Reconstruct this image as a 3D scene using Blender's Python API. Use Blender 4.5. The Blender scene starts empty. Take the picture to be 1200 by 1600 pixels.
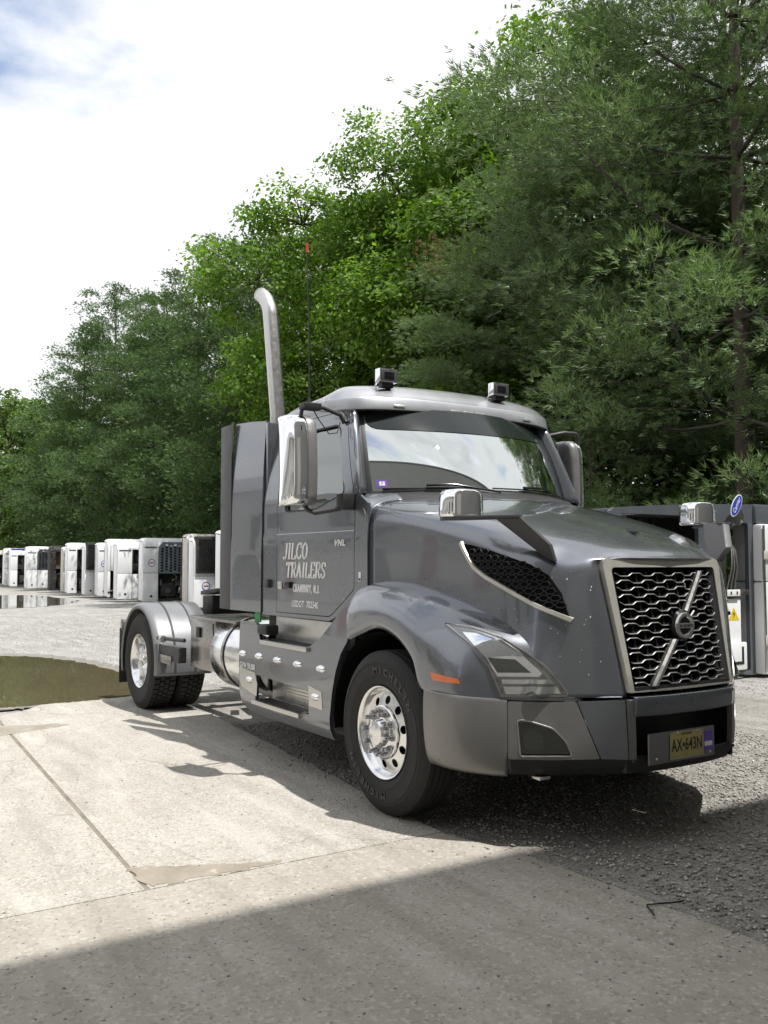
import bpy, bmesh, math, random
import numpy as np
from mathutils import Vector, Matrix
from mathutils.bvhtree import BVHTree
from mathutils.geometry import delaunay_2d_cdt
R = math.radians
random.seed(7)
sc = bpy.context.scene
COL = sc.collection

# ------------------------------------------------------------------ camera
PITCH, YAW = math.atan((879.4-800)/1417), R(32.39)
fw = Vector((-math.cos(YAW)*math.cos(PITCH), math.sin(YAW)*math.cos(PITCH), math.sin(PITCH)))
rt = Vector((math.sin(YAW), math.cos(YAW), 0)); up = rt.cross(fw)
cam = bpy.data.objects.new('camera', bpy.data.cameras.new('camera')); COL.objects.link(cam)
m = Matrix((rt, up, -fw)).transposed().to_4x4(); m.translation = Vector((4.875, -4.284, 1.573))
cam.matrix_world = m
cam.data.sensor_fit = 'VERTICAL'; cam.data.sensor_height = 32; cam.data.lens = 32*1417/1600
cam.data.clip_start = 0.05; cam.data.clip_end = 3000
sc.camera = cam

# ------------------------------------------------------------------ world and sun
SUNV = Vector((0.40, 0.17, 1.0)).normalized()
ELEV = math.asin(SUNV.z); AZ = math.atan2(SUNV.x, SUNV.y)
w = bpy.data.worlds.new('World'); sc.world = w; w.use_nodes = True
N, L = w.node_tree.nodes, w.node_tree.links
N.clear()
wo = N.new('ShaderNodeOutputWorld'); bg = N.new('ShaderNodeBackground'); bg.inputs[1].default_value = 0.10
sky = N.new('ShaderNodeTexSky'); sky.sky_type = 'NISHITA'; sky.sun_disc = False
sky.sun_elevation = ELEV; sky.sun_rotation = AZ; sky.air_density = 1.0; sky.dust_density = 1.5
tc = N.new('ShaderNodeTexCoord'); mp = N.new('ShaderNodeMapping'); mp.inputs['Scale'].default_value = (1, 1, 2.2)
mp.inputs['Location'].default_value = (6.47, -8.34, 8.02)
L.new(tc.outputs['Generated'], mp.inputs[0])
n1 = N.new('ShaderNodeTexNoise'); n1.inputs['Scale'].default_value = 2.1; n1.inputs['Detail'].default_value = 7; n1.inputs['Roughness'].default_value = 0.55
L.new(mp.outputs[0], n1.inputs[0])
cr_ = N.new('ShaderNodeValToRGB'); cr_.color_ramp.elements[0].color = (.16, .16, .16, 1); cr_.color_ramp.elements[0].position = 0.325; cr_.color_ramp.elements[1].position = 0.428
L.new(n1.outputs[0], cr_.inputs[0])
n2 = N.new('ShaderNodeTexNoise'); n2.inputs['Scale'].default_value = 4.5; n2.inputs['Detail'].default_value = 5
L.new(mp.outputs[0], n2.inputs[0])
cc = N.new('ShaderNodeValToRGB'); cc.color_ramp.elements[0].color = (8.3, 8.5, 8.9, 1); cc.color_ramp.elements[1].color = (10.2, 10.3, 10.5, 1)
cc.color_ramp.elements[0].position = 0.30; cc.color_ramp.elements[1].position = 0.52
L.new(n2.outputs[0], cc.inputs[0])
mx = N.new('ShaderNodeMixRGB'); L.new(cr_.outputs[0], mx.inputs[0]); skb = N.new('ShaderNodeVectorMath'); skb.operation = 'SCALE'; skb.inputs['Scale'].default_value = 1.9; L.new(sky.outputs[0], skb.inputs[0]); L.new(skb.outputs[0], mx.inputs[1]); L.new(cc.outputs[0], mx.inputs[2])
L.new(mx.outputs[0], bg.inputs[0]); L.new(bg.outputs[0], wo.inputs[0])
w.cycles.sampling_method = 'AUTOMATIC'
sd = bpy.data.lights.new('sun', 'SUN'); sd.energy = 4.95; sd.angle = R(0.6); sd.color = (1, 0.974, 0.93)
sun = bpy.data.objects.new('sun', sd); COL.objects.link(sun)
sun.rotation_euler = SUNV.to_track_quat('Z', 'Y').to_euler(); sun.location = (0, 0, 30)
sc.view_settings.view_transform = 'Standard'; sc.view_settings.look = 'None'
sc.view_settings.exposure = 0.22; sc.view_settings.gamma = 1.0; sc.view_settings.use_curve_mapping = False
sc.render.engine = 'CYCLES'
sc.cycles.max_bounces = 6; sc.cycles.transparent_max_bounces = 8; sc.cycles.caustics_reflective = False; sc.cycles.caustics_refractive = False

# ------------------------------------------------------------------ materials
def mat(name, col, rough=0.5, metal=0.0, coat=0.0, spec=0.5, noise=None, bump=None, coat_rough=0.03, spots=None, obj_coords=True, flake=0):
    """noise=(scale, amount) colour variation; bump=(scale, strength); spots=(scale, threshold, colour)"""
    m = bpy.data.materials.new(name); m.use_nodes = True
    n, l = m.node_tree.nodes, m.node_tree.links; b = n['Principled BSDF']
    b.inputs['Base Color'].default_value = (*col, 1); b.inputs['Roughness'].default_value = rough
    b.inputs['Metallic'].default_value = metal; b.inputs['Coat Weight'].default_value = coat
    b.inputs['Coat Roughness'].default_value = coat_rough; b.inputs['Specular IOR Level'].default_value = spec
    t = n.new('ShaderNodeTexCoord'); co = t.outputs['Object']
    last = None
    if noise:
        x = n.new('ShaderNodeTexNoise'); x.inputs['Scale'].default_value = noise[0]; x.inputs['Detail'].default_value = 6
        x.inputs['Roughness'].default_value = 0.65
        l.new(co, x.inputs[0]); mr = n.new('ShaderNodeMapRange'); mr.inputs[1].default_value = .3; mr.inputs[2].default_value = .7
        mr.inputs[3].default_value = 1-noise[1]; mr.inputs[4].default_value = 1+noise[1]
        l.new(x.outputs[0], mr.inputs[0]); mu = n.new('ShaderNodeVectorMath'); mu.operation = 'SCALE'
        mu.inputs[0].default_value = col; l.new(mr.outputs[0], mu.inputs['Scale']); last = mu.outputs[0]
        mr2 = n.new('ShaderNodeMapRange'); mr2.inputs[1].default_value = .3; mr2.inputs[2].default_value = .7
        mr2.inputs[3].default_value = max(0, rough-.06); mr2.inputs[4].default_value = min(1, rough+.08)
        l.new(x.outputs[0], mr2.inputs[0]); l.new(mr2.outputs[0], b.inputs['Roughness'])
    if spots:
        x = n.new('ShaderNodeTexNoise'); x.inputs['Scale'].default_value = spots[0]; x.inputs['Detail'].default_value = 4
        l.new(co, x.inputs[0]); rp = n.new('ShaderNodeMapRange'); rp.inputs[1].default_value = spots[1]; rp.inputs[2].default_value = spots[1]+.06
        l.new(x.outputs[0], rp.inputs[0]); mi = n.new('ShaderNodeMixRGB'); l.new(rp.outputs[0], mi.inputs[0])
        if last: l.new(last, mi.inputs[1])
        else: mi.inputs[1].default_value = (*col, 1)
        mi.inputs[2].default_value = (*spots[2], 1); last = mi.outputs[0]
    if last: l.new(last, b.inputs['Base Color'])
    if bump:
        x = n.new('ShaderNodeTexNoise'); x.inputs['Scale'].default_value = bump[0]; x.inputs['Detail'].default_value = 5
        l.new(co, x.inputs[0]); bp = n.new('ShaderNodeBump'); bp.inputs['Strength'].default_value = bump[1]; bp.inputs['Distance'].default_value = .01
        l.new(x.outputs[0], bp.inputs['Height']); l.new(bp.outputs[0], b.inputs['Normal'])
    return m

def leafmat(name, c1, c2, trans=0.35, rough=0.5, spec=0.35):
    m = bpy.data.materials.new(name); m.use_nodes = True
    n, l = m.node_tree.nodes, m.node_tree.links; b = n['Principled BSDF']; out = n['Material Output']
    g = n.new('ShaderNodeNewGeometry'); r = n.new('ShaderNodeMixRGB'); r.inputs[1].default_value = (*c1, 1); r.inputs[2].default_value = (*c2, 1)
    l.new(g.outputs['Random Per Island'], r.inputs[0])
    t = n.new('ShaderNodeTexCoord'); x = n.new('ShaderNodeTexNoise'); x.inputs['Scale'].default_value = .7; x.inputs['Detail'].default_value = 3
    l.new(t.outputs['Object'], x.inputs[0]); mr = n.new('ShaderNodeMapRange'); mr.inputs[1].default_value = .3; mr.inputs[2].default_value = .7
    mr.inputs[3].default_value = .7; mr.inputs[4].default_value = 1.3; l.new(x.outputs[0], mr.inputs[0])
    v = n.new('ShaderNodeVectorMath'); v.operation = 'SCALE'; l.new(r.outputs[0], v.inputs[0]); l.new(mr.outputs[0], v.inputs['Scale'])
    l.new(v.outputs[0], b.inputs['Base Color']); b.inputs['Roughness'].default_value = rough; b.inputs['Specular IOR Level'].default_value = spec
    tr = n.new('ShaderNodeBsdfTranslucent'); sc2 = n.new('ShaderNodeVectorMath'); sc2.operation = 'MULTIPLY'; sc2.inputs[1].default_value = (1.25, 1.5, .5)
    l.new(v.outputs[0], sc2.inputs[0]); l.new(sc2.outputs[0], tr.inputs[0])
    ms = n.new('ShaderNodeMixShader'); ms.inputs[0].default_value = trans
    l.new(b.outputs[0], ms.inputs[1]); l.new(tr.outputs[0], ms.inputs[2]); l.new(ms.outputs[0], out.inputs[0])
    return m

def glassmat(name, glass_tone, f0=0.18, rough=0.0):
    """coated glass pane: mirror layer over a tinted see-through body"""
    m = bpy.data.materials.new(name); m.use_nodes = True
    n, l = m.node_tree.nodes, m.node_tree.links; n.remove(n['Principled BSDF']); out = n['Material Output']
    tr = n.new('ShaderNodeBsdfTransparent'); tr.inputs[0].default_value = (*glass_tone, 1)
    gl = n.new('ShaderNodeBsdfGlossy'); gl.inputs['Roughness'].default_value = rough; gl.inputs[0].default_value = (.95, 1, .98, 1)
    lw = n.new('ShaderNodeLayerWeight'); lw.inputs[0].default_value = .35
    mr = n.new('ShaderNodeMapRange'); mr.inputs[3].default_value = f0; mr.inputs[4].default_value = 1.0
    l.new(lw.outputs['Fresnel'], mr.inputs[0]); mr.inputs[1].default_value = 0.0
    ms = n.new('ShaderNodeMixShader'); l.new(mr.outputs[0], ms.inputs[0]); l.new(tr.outputs[0], ms.inputs[1]); l.new(gl.outputs[0], ms.inputs[2])
    l.new(ms.outputs[0], out.inputs[0]); return m

M = {}
M['paint'] = mat('grey_metallic_paint', (.165, .177, .198), .27, .72, 1.0, noise=(1.3, .04))
M['paint_dark'] = mat('dark_grey_paint', (.07, .07, .075), .4, .6, .8, noise=(1.5, .08))
M['silver'] = mat('silver_visor_paint', (.38, .39, .41), .34, .65, .8, noise=(2, .05))
M['satin'] = mat('satin_bumper_plastic', (.22, .215, .21), .38, .6, .25, noise=(3, .08))
M['trim'] = mat('satin_grille_trim', (.58, .56, .50), .34, .6, noise=(9, .05))
M['mirrorgrey'] = mat('mirror_housing_silver', (.30, .295, .29), .38, .6, .2, noise=(6, .08))
M['nut'] = mat('nut_cover', (.42, .42, .43), .22, 1.0)
M['void'] = mat('vent_shadow_black', (.006, .006, .006), .95, spec=.1)
M['baredge'] = mat('grille_bar_edge', (.27, .265, .25), .38, .6)
M['chrome'] = mat('chrome', (.86, .86, .87), .05, 1.0)
M['alum'] = mat('polished_aluminium', (.78, .78, .78), .16, 1.0, noise=(14, .05))
M['brushed'] = mat('brushed_steel', (.58, .57, .55), .33, 1.0, noise=(22, .07))
M['stainless'] = mat('stainless_box', (.36, .35, .34), .22, .95, noise=(5, .1))
M['glass_tone'] = mat('visor_reflection_dark', (.012, .016, .016), .12, 0, 0, .4)  # dark colour standing in for the visor's reflection and interior shade
M['black'] = mat('black_plastic', (.018, .018, .019), .5, noise=(9, .2))
M['gloss_black'] = mat('gloss_black', (.008, .008, .009), .15)
M['grey_plastic'] = mat('dark_grey_plastic', (.05, .05, .052), .5, noise=(7, .12))
M['fendergrey'] = mat('rear_fender_grey', (.20, .205, .215), .42, .3, .2, noise=(4, .1), spots=(30, .66, (.26, .25, .24)))
M['rubber'] = mat('tyre_rubber', (.019, .0185, .018), .78, noise=(8, .25), bump=(60, .2))
M['rubber_letter'] = mat('tyre_lettering', (.065, .062, .06), .7)
M['frame'] = mat('frame_black', (.02, .02, .02), .6, noise=(6, .4), spots=(14, .6, (.07, .055, .04)))
M['glass'] = glassmat('windshield_glass', (.30, .36, .35), .60)
M['sideglass'] = glassmat('door_glass', (.22, .26, .26), .20)
M['lens'] = glassmat('headlamp_lens', (.97, .98, .99), .10)
M['smoke'] = glassmat('smoked_lens', (.35, .35, .35), .08)
M['amber'] = mat('amber_lens', (.75, .16, .015), .15, 0, 1)
M['clear'] = mat('clear_marker_lens', (.85, .86, .88), .12, 0, 1)
M['letter'] = mat('silver_lettering', (.78, .78, .78), .45, .0)
M['interior'] = mat('cab_interior', (.045, .045, .048), .8, noise=(5, .2))
M['seat'] = mat('seat_fabric', (.10, .10, .105), .9, noise=(12, .2))
M['white'] = mat('white_unit_paint', (.82, .83, .84), .35, 0, .4, noise=(1.5, .05), spots=(5, .70, (.52, .49, .44)))
M['offwhite'] = mat('weathered_cream_paint', (.55, .52, .47), .5, noise=(3, .12), spots=(6, .62, (.33, .28, .22)))
M['unitgrey'] = mat('grey_unit_plastic', (.10, .11, .125), .42, .1, .3, noise=(2.5, .12), spots=(9, .68, (.17, .17, .18)))
M['honey'] = mat('grey_honeycomb_plastic', (.14, .17, .20), .5, noise=(4, .1))
M['unitdark'] = mat('machinery_dark', (.022, .021, .02), .7, noise=(6, .5), spots=(12, .6, (.09, .07, .055)))
M['rust'] = mat('rusty_brown', (.17, .10, .06), .8, noise=(9, .4))
M['blue'] = mat('badge_blue', (.03, .07, .42), .35)
M['badgewhite'] = mat('badge_white', (.8, .8, .8), .4)
M['yellow'] = mat('warning_yellow', (.75, .55, .03), .5)
M['plate'] = mat('plate_buff_yellow', (.42, .36, .13), .5, noise=(20, .12))
M['plateletter'] = mat('plate_black', (.02, .02, .025), .5)
M['purple'] = mat('sticker_purple', (.16, .08, .42), .5)
M['green'] = mat('tag_green', (.05, .38, .10), .5)
M['red'] = mat('red_tip', (.7, .04, .03), .4)
M['bark'] = mat('bark_brown', (.075, .058, .045), .9, noise=(6, .35), bump=(25, .8))
M['twig'] = mat('bark_grey', (.09, .078, .066), .9, noise=(8, .3))
M['oak'] = leafmat('broad_leaves', (.058, .130, .018), (.180, .265, .042), .42, .5, .3)
M['oakdark'] = leafmat('far_leaves', (.065, .115, .024), (.115, .175, .040), .40)
M['pine'] = leafmat('pine_needles', (.090, .145, .070), (.205, .268, .140), .28, .45)
M['pineL'] = leafmat('pine_needles_yellower', (.040, .088, .028), (.125, .190, .068), .24, .45)
M['bush'] = leafmat('bush_leaves', (.045, .09, .02), (.09, .14, .04), .3)
M['deadneedle'] = leafmat('dead_needles', (.16, .07, .03), (.22, .10, .05), .2)
M['wall'] = mat('white_metal_siding', (.76, .75, .72), .55, noise=(.8, .05))
M['facade'] = mat('workshop_facade_grey', (.27, .265, .25), .6, noise=(.6, .08))
M['roofgrey'] = mat('roof_grey', (.18, .18, .19), .6, noise=(2, .1))
M['winglass'] = mat('window_dark_glass', (.03, .035, .04), .06)
M['redtrim'] = mat('red_paint', (.35, .04, .03), .5)

def ground_mat(name, base, dark, light, agg, crack=None, stain=.5, bumpk=.35):
    m = bpy.data.materials.new(name); m.use_nodes = True
    n, l = m.node_tree.nodes, m.node_tree.links; b = n['Principled BSDF']; b.inputs['Roughness'].default_value = .93
    b.inputs['Specular IOR Level'].default_value = .3
    t = n.new('ShaderNodeTexCoord'); co = t.outputs['Object']
    def noise(s, d=6, r=.6):
        x = n.new('ShaderNodeTexNoise'); x.inputs['Scale'].default_value = s; x.inputs['Detail'].default_value = d; x.inputs['Roughness'].default_value = r
        l.new(co, x.inputs[0]); return x.outputs[0]
    def rng(v, a, b_, c=0, d=1):
        x = n.new('ShaderNodeMapRange'); x.inputs[1].default_value = a; x.inputs[2].default_value = b_; x.inputs[3].default_value = c; x.inputs[4].default_value = d
        l.new(v, x.inputs[0]); return x.outputs[0]
    def mix(f, a, c):
        x = n.new('ShaderNodeMixRGB'); l.new(f, x.inputs[0])
        for i, v in ((1, a), (2, c)):
            if isinstance(v, tuple): x.inputs[i].default_value = (*v, 1)
            else: l.new(v, x.inputs[i])
        return x.outputs[0]
    c = mix(rng(noise(.55, 8, .62), .35, .68, 0, stain), base, dark)
    c = mix(rng(noise(2.3, 8, .7), .50, .72, 0, .55), c, light)
    c = mix(rng(noise(9, 8, .75), .56, .70, 0, .45), c, dark)
    v = n.new('ShaderNodeTexVoronoi'); v.inputs['Scale'].default_value = agg; l.new(co, v.inputs[0])
    sp = n.new('ShaderNodeSeparateColor'); l.new(v.outputs['Color'], sp.inputs[0])
    c = mix(rng(sp.outputs[0], .82, .9, 0, .62), c, dark)
    c = mix(rng(sp.outputs[1], .78, .9, 0, .6), c, light)
    vs2 = n.new('ShaderNodeTexVoronoi'); vs2.inputs['Scale'].default_value = 1.7; l.new(co, vs2.inputs[0])
    c = mix(rng(vs2.outputs['Distance'], .03, .10, .32, 0), c, dark)
    mpn = n.new('ShaderNodeMapping'); mpn.inputs['Scale'].default_value = (.5, 3.2, 1); mpn.inputs['Rotation'].default_value = (0, 0, .25); l.new(co, mpn.inputs[0])
    x2 = n.new('ShaderNodeTexNoise'); x2.inputs['Scale'].default_value = 1.6; x2.inputs['Detail'].default_value = 7; l.new(mpn.outputs[0], x2.inputs[0])
    c = mix(rng(x2.outputs[0], .54, .70, 0, .45), c, light)
    c = mix(rng(x2.outputs[0], .46, .34, 0, .40), c, dark)
    pits = rng(noise(38, 3, .5), .66, .70)
    c = mix(pits, c, tuple(x*.45 for x in dark))
    if crack:
        nz = n.new('ShaderNodeTexNoise'); nz.inputs['Scale'].default_value = 1.1; nz.inputs['Detail'].default_value = 6; l.new(co, nz.inputs[0])
        ad = n.new('ShaderNodeVectorMath'); ad.operation = 'MULTIPLY_ADD'; ad.inputs[1].default_value = (1.3, 1.3, 0); l.new(nz.outputs['Color'], ad.inputs[0]); l.new(co, ad.inputs[2])
        vc = n.new('ShaderNodeTexVoronoi'); vc.feature = 'DISTANCE_TO_EDGE'; vc.inputs['Scale'].default_value = crack; l.new(ad.outputs[0], vc.inputs[0])
        ck = rng(vc.outputs['Distance'], .0, .003, .32, 0)
        c = mix(ck, c, tuple(x*.4 for x in dark))
    l.new(c, b.inputs['Base Color'])
    bp = n.new('ShaderNodeBump'); bp.inputs['Strength'].default_value = bumpk; bp.inputs['Distance'].default_value = .012
    ad2 = n.new('ShaderNodeMath'); ad2.operation = 'ADD'; l.new(v.outputs['Distance'], ad2.inputs[0]); l.new(noise(22, 6, .7), ad2.inputs[1])
    l.new(ad2.outputs[0], bp.inputs['Height']); l.new(bp.outputs[0], b.inputs['Normal'])
    return m
M['slab'] = ground_mat('old_aggregate_concrete', (.41, .385, .342), (.26, .24, .205), (.55, .525, .475), 75, .21, .42, .55)
M['apron'] = ground_mat('apron_concrete', (.350, .325, .280), (.24, .22, .185), (.44, .415, .37), 60, None, .55, .18)
M['gravel'] = ground_mat('gravel_ground', (.29, .275, .25), (.16, .15, .13), (.44, .42, .39), 62, None, .6, 1.0)
M['lot'] = ground_mat('packed_gravel_lot', (.32, .31, .295), (.20, .19, .175), (.46, .45, .43), 38, None, .6, .8)
M['soil'] = mat('forest_soil', (.06, .05, .035), .95, noise=(3, .4))
M['mudmargin'] = mat('damp_mud_margin', (.19, .175, .15), .55, noise=(6, .25), spots=(20, .58, (.33, .32, .30)))
M['filler'] = mat('joint_dirt', (.20, .175, .14), .95, noise=(7, .3))
def stonemat():
    m = bpy.data.materials.new('gravel_stone'); m.use_nodes = True
    n, l = m.node_tree.nodes, m.node_tree.links; b = n['Principled BSDF']; b.inputs['Roughness'].default_value = .85
    g = n.new('ShaderNodeNewGeometry'); r = n.new('ShaderNodeValToRGB'); r.color_ramp.elements[0].color = (.13, .12, .11, 1); r.color_ramp.elements[1].color = (.52, .50, .46, 1)
    l.new(g.outputs['Random Per Island'], r.inputs[0]); l.new(r.outputs[0], b.inputs['Base Color']); return m
M['stone'] = stonemat()
def water(name, col, rough):
    m = mat(name, col, rough, 0, 0, .5, noise=(.5, .10)); b = m.node_tree.nodes['Principled BSDF']
    b.inputs['IOR'].default_value = 1.45
    n, l = m.node_tree.nodes, m.node_tree.links
    for lk in list(l):
        if lk.to_socket == b.inputs['Roughness']: l.remove(lk)
    b.inputs['Roughness'].default_value = rough
    return m
M['puddle'] = water('murky_puddle', (.105, .088, .052), .02)
M['wet'] = mat('wet_mud', (.285, .25, .20), .5, noise=(5, .25), spots=(9, .62, (.42, .38, .32)))

# ------------------------------------------------------------------ helpers
def tag(o, label=None, cat=None, group=None, kind=None):
    if label: o['label'] = label
    if cat: o['category'] = cat
    if group: o['group'] = group
    if kind: o['kind'] = kind
    return o
def empty(name, loc=(0, 0, 0), rz=0, parent=None):
    o = bpy.data.objects.new(name, None); COL.objects.link(o); o.location = loc; o.rotation_euler = (0, 0, rz); o.empty_display_size = .2
    if parent: o.parent = parent
    return o
def link(name, me, m, parent=None, smooth=None):
    if m is not None:
        for mm in (m if isinstance(m, (list, tuple)) else [m]): me.materials.append(mm)
    if smooth:
        me.shade_smooth()
        me.set_sharp_from_angle(angle=R(smooth))
    o = bpy.data.objects.new(name, me); COL.objects.link(o)
    if parent: o.parent = parent
    return o
class MB:
    def __init__(s): s.v = []; s.f = []; s.mi = []
    def add(s, vs, fs, mi=0):
        b = len(s.v); s.v += [tuple(p) for p in vs]; s.f += [tuple(i+b for i in f) for f in fs]; s.mi += [mi]*len(fs); return s
    def box(s, lo, hi, mi=0):
        (a, b, c), (d, e, f) = lo, hi
        return s.add([(a,b,c),(d,b,c),(d,e,c),(a,e,c),(a,b,f),(d,b,f),(d,e,f),(a,e,f)], [(0,3,2,1),(4,5,6,7),(0,1,5,4),(1,2,6,5),(2,3,7,6),(3,0,4,7)], mi)
    def tube(s, path, r, n=8, cap=True, mi=0):
        P = [Vector(p) for p in path]; rs = r if isinstance(r, (list, tuple)) else [r]*len(P)
        vs = []; fs = []; u = None
        for i, p in enumerate(P):
            d = (P[min(i+1, len(P)-1)]-P[max(i-1, 0)]).normalized()
            if u is None: u = d.orthogonal().normalized()
            u = (u-d*u.dot(d)).normalized(); v = d.cross(u)
            vs += [p+(u*math.cos(2*math.pi*k/n)+v*math.sin(2*math.pi*k/n))*rs[i] for k in range(n)]
        for i in range(len(P)-1):
            for k in range(n): fs.append((i*n+k, i*n+(k+1) % n, (i+1)*n+(k+1) % n, (i+1)*n+k))
        if cap: fs.append(tuple(range(n-1, -1, -1))); fs.append(tuple((len(P)-1)*n+k for k in range(n)))
        return s.add(vs, fs, mi)
    def lathe(s, prof, c, axis='y', n=48, mi=0, closed=False):
        """prof: (radius, height along axis)"""
        vs = []; fs = []
        for r, h in prof:
            for k in range(n):
                a = 2*math.pi*k/n; x, y = r*math.cos(a), r*math.sin(a)
                vs.append({'y': (c[0]+x, c[1]+h, c[2]+y), 'x': (c[0]+h, c[1]+x, c[2]+y), 'z': (c[0]+x, c[1]+y, c[2]+h)}[axis])
        for i in range(len(prof)-1+(1 if closed else 0)):
            j = (i+1) % len(prof)
            for k in range(n): fs.append((i*n+k, i*n+(k+1) % n, j*n+(k+1) % n, j*n+k))
        return s.add(vs, fs, mi)
    def prism(s, poly, d, mi=0):
        """poly: 3-D outline, extruded by vector d"""
        n = len(poly); d = Vector(d); a = [Vector(p) for p in poly]
        return s.add(a+[p+d for p in a], [tuple(range(n-1, -1, -1)), tuple(range(n, 2*n))]+[(k, (k+1) % n, n+(k+1) % n, n+k) for k in range(n)], mi)
    def build(s, name, m, parent=None, smooth=None, bev=0, seg=2):
        me = bpy.data.meshes.new(name); me.from_pydata(s.v, [], s.f)
        bm = bmesh.new(); bm.from_mesh(me); bmesh.ops.recalc_face_normals(bm, faces=bm.faces)
        if bev: bmesh.ops.bevel(bm, geom=[e for e in bm.edges if len(e.link_faces) == 2 and e.calc_face_angle(0) > .5], offset=bev, segments=seg, affect='EDGES', profile=.6, clamp_overlap=True)
        bm.to_mesh(me); bm.free()
        if not bev and any(s.mi):
            me.polygons.foreach_set('material_index', s.mi)
        return link(name, me, m, parent, smooth if smooth else (35 if bev else None))
def bx(name, lo, hi, m, parent=None, bev=.006): return MB().box(lo, hi).build(name, m, parent, bev=bev)

def herm(P, n, sharp=()):
    P = np.asarray(P, float); out = []; K = len(P)
    for i in range(K-1):
        a, b = P[i], P[i+1]
        ma = (b-a) if (i == 0 or i in sharp) else (P[i+1]-P[i-1])/2
        mb = (b-a) if (i+1 == K-1 or i+1 in sharp) else (P[i+2]-P[i])/2
        for t in np.arange(n)/n:
            out.append((2*t**3-3*t**2+1)*a+(t**3-2*t**2+t)*ma+(-2*t**3+3*t**2)*b+(t**3-t**2)*mb)
    out.append(P[-1]); return np.array(out)
def loft(st, ns=6, nk=4, ss=(), sk=()):
    A = herm(st, ns, ss); A = np.swapaxes(herm(np.swapaxes(A, 0, 1), nk, sk), 0, 1)
    return A
def gridmesh(mb, A, mi=0, flip=False):
    a, b = A.shape[:2]
    fs = [(i*b+j, i*b+j+1, (i+1)*b+j+1, (i+1)*b+j) for i in range(a-1) for j in range(b-1)]
    if flip: fs = [f[::-1] for f in fs]
    return mb.add(A.reshape(-1, 3), fs, mi)
def mir(A): B = np.array(A, float); B[..., 1] *= -1; return B
def shell(name, grids, m, parent, thick=.01, smooth=40):
    """one mesh out of grids, given thickness inwards by a solidify modifier baked at render"""
    mb = MB()
    for g in grids: gridmesh(mb, g)
    me = bpy.data.meshes.new(name); me.from_pydata(mb.v, [], mb.f)
    bm = bmesh.new(); bm.from_mesh(me); bmesh.ops.remove_doubles(bm, verts=bm.verts, dist=1e-5); bmesh.ops.recalc_face_normals(bm, faces=bm.faces); bm.to_mesh(me); bm.free()
    o = link(name, me, m, parent, smooth)
    if thick:
        md = o.modifiers.new('thickness', 'SOLIDIFY'); md.thickness = thick; md.offset = -1; md.use_even_offset = False
    return o
def rounded(poly, r=.03, n=4):
    """round the corners of a 2-D polygon; r may be a list"""
    out = []; K = len(poly)
    for i in range(K):
        rr = r[i] if isinstance(r, (list, tuple)) else r
        p = np.array(poly[i], float); a = np.array(poly[i-1], float)-p; b = np.array(poly[(i+1) % K], float)-p
        la, lb = np.linalg.norm(a), np.linalg.norm(b); q = min(rr, la*.45, lb*.45)
        if q < 1e-5: out.append(tuple(p)); continue
        A, B = p+a/la*q, p+b/lb*q
        for t in np.linspace(0, 1, n+1): out.append(tuple((1-t)**2*A+2*t*(1-t)*p+t*t*B))
    return out
def panel(name, outline, f, m, parent, th=.01, holes=(), grid=.06, smooth=40, lip=.003, build=True):
    """2-D outline (with holes) triangulated and mapped by f(u, v, depth) -> 3-D; depth 0 outer face, negative inwards"""
    vs = []; loops = []
    def dens(poly):
        out = []
        for i, p in enumerate(poly):
            q = poly[(i+1) % len(poly)]; d = math.dist(p, q); k = max(1, int(d/grid))
            for j in range(k): out.append((p[0]+(q[0]-p[0])*j/k, p[1]+(q[1]-p[1])*j/k))
        return out
    for P in [outline, *holes]:
        P = dens(P); loops.append((len(vs), len(P))); vs += P
    edges = [(s+k, s+(k+1) % n) for s, n in loops for k in range(n)]
    def inside(p, s, n):
        c = False
        for k in range(n):
            a, b = vs[s+k], vs[s+(k+1) % n]
            if (a[1] > p[1]) != (b[1] > p[1]) and p[0] < (b[0]-a[0])*(p[1]-a[1])/(b[1]-a[1])+a[0]: c = not c
        return c
    us = [p[0] for p in outline]; ws = [p[1] for p in outline]; nb = len(vs)
    gx = np.arange(min(us)+grid/2, max(us), grid); gz = np.arange(min(ws)+grid/2, max(ws), grid)
    pts = []
    for a in gx:
        for b in gz:
            if inside((a, b), *loops[0]) and not any(inside((a, b), *h) for h in loops[1:]): pts.append((float(a), float(b)))
    V, _, F, ov, _, _ = delaunay_2d_cdt([Vector(p) for p in vs]+[Vector(p) for p in pts], edges, [], 0, 1e-6)
    F2 = []
    for t in F:
        c = (sum(V[i][0] for i in t)/len(t), sum(V[i][1] for i in t)/len(t))
        if inside(c, *loops[0]) and not any(inside(c, *h) for h in loops[1:]): F2.append(tuple(t))
    n = len(V)
    verts = [f(v[0], v[1], 0) for v in V]
    # rim from boundary edges
    ec = {}
    for t in F2:
        for k in range(len(t)):
            a, b = t[k], t[(k+1) % len(t)]; ec[(a, b)] = 1
    bd = [(a, b) for (a, b) in ec if (b, a) not in ec]
    faces = list(F2)
    if th:
        idx = {}
        for a, b in bd:
            for q in (a, b):
                if q not in idx: idx[q] = len(verts); verts.append(f(V[q][0], V[q][1], -th))
        for a, b in bd: faces.append((b, a, idx[a], idx[b]))
    mb = MB().add(verts, faces)
    if not build: return mb
    me = bpy.data.meshes.new(name); me.from_pydata(mb.v, [], mb.f)
    bm = bmesh.new(); bm.from_mesh(me); bmesh.ops.recalc_face_normals(bm, faces=bm.faces); bm.to_mesh(me); bm.free()
    return link(name, me, m, parent, smooth)
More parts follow.
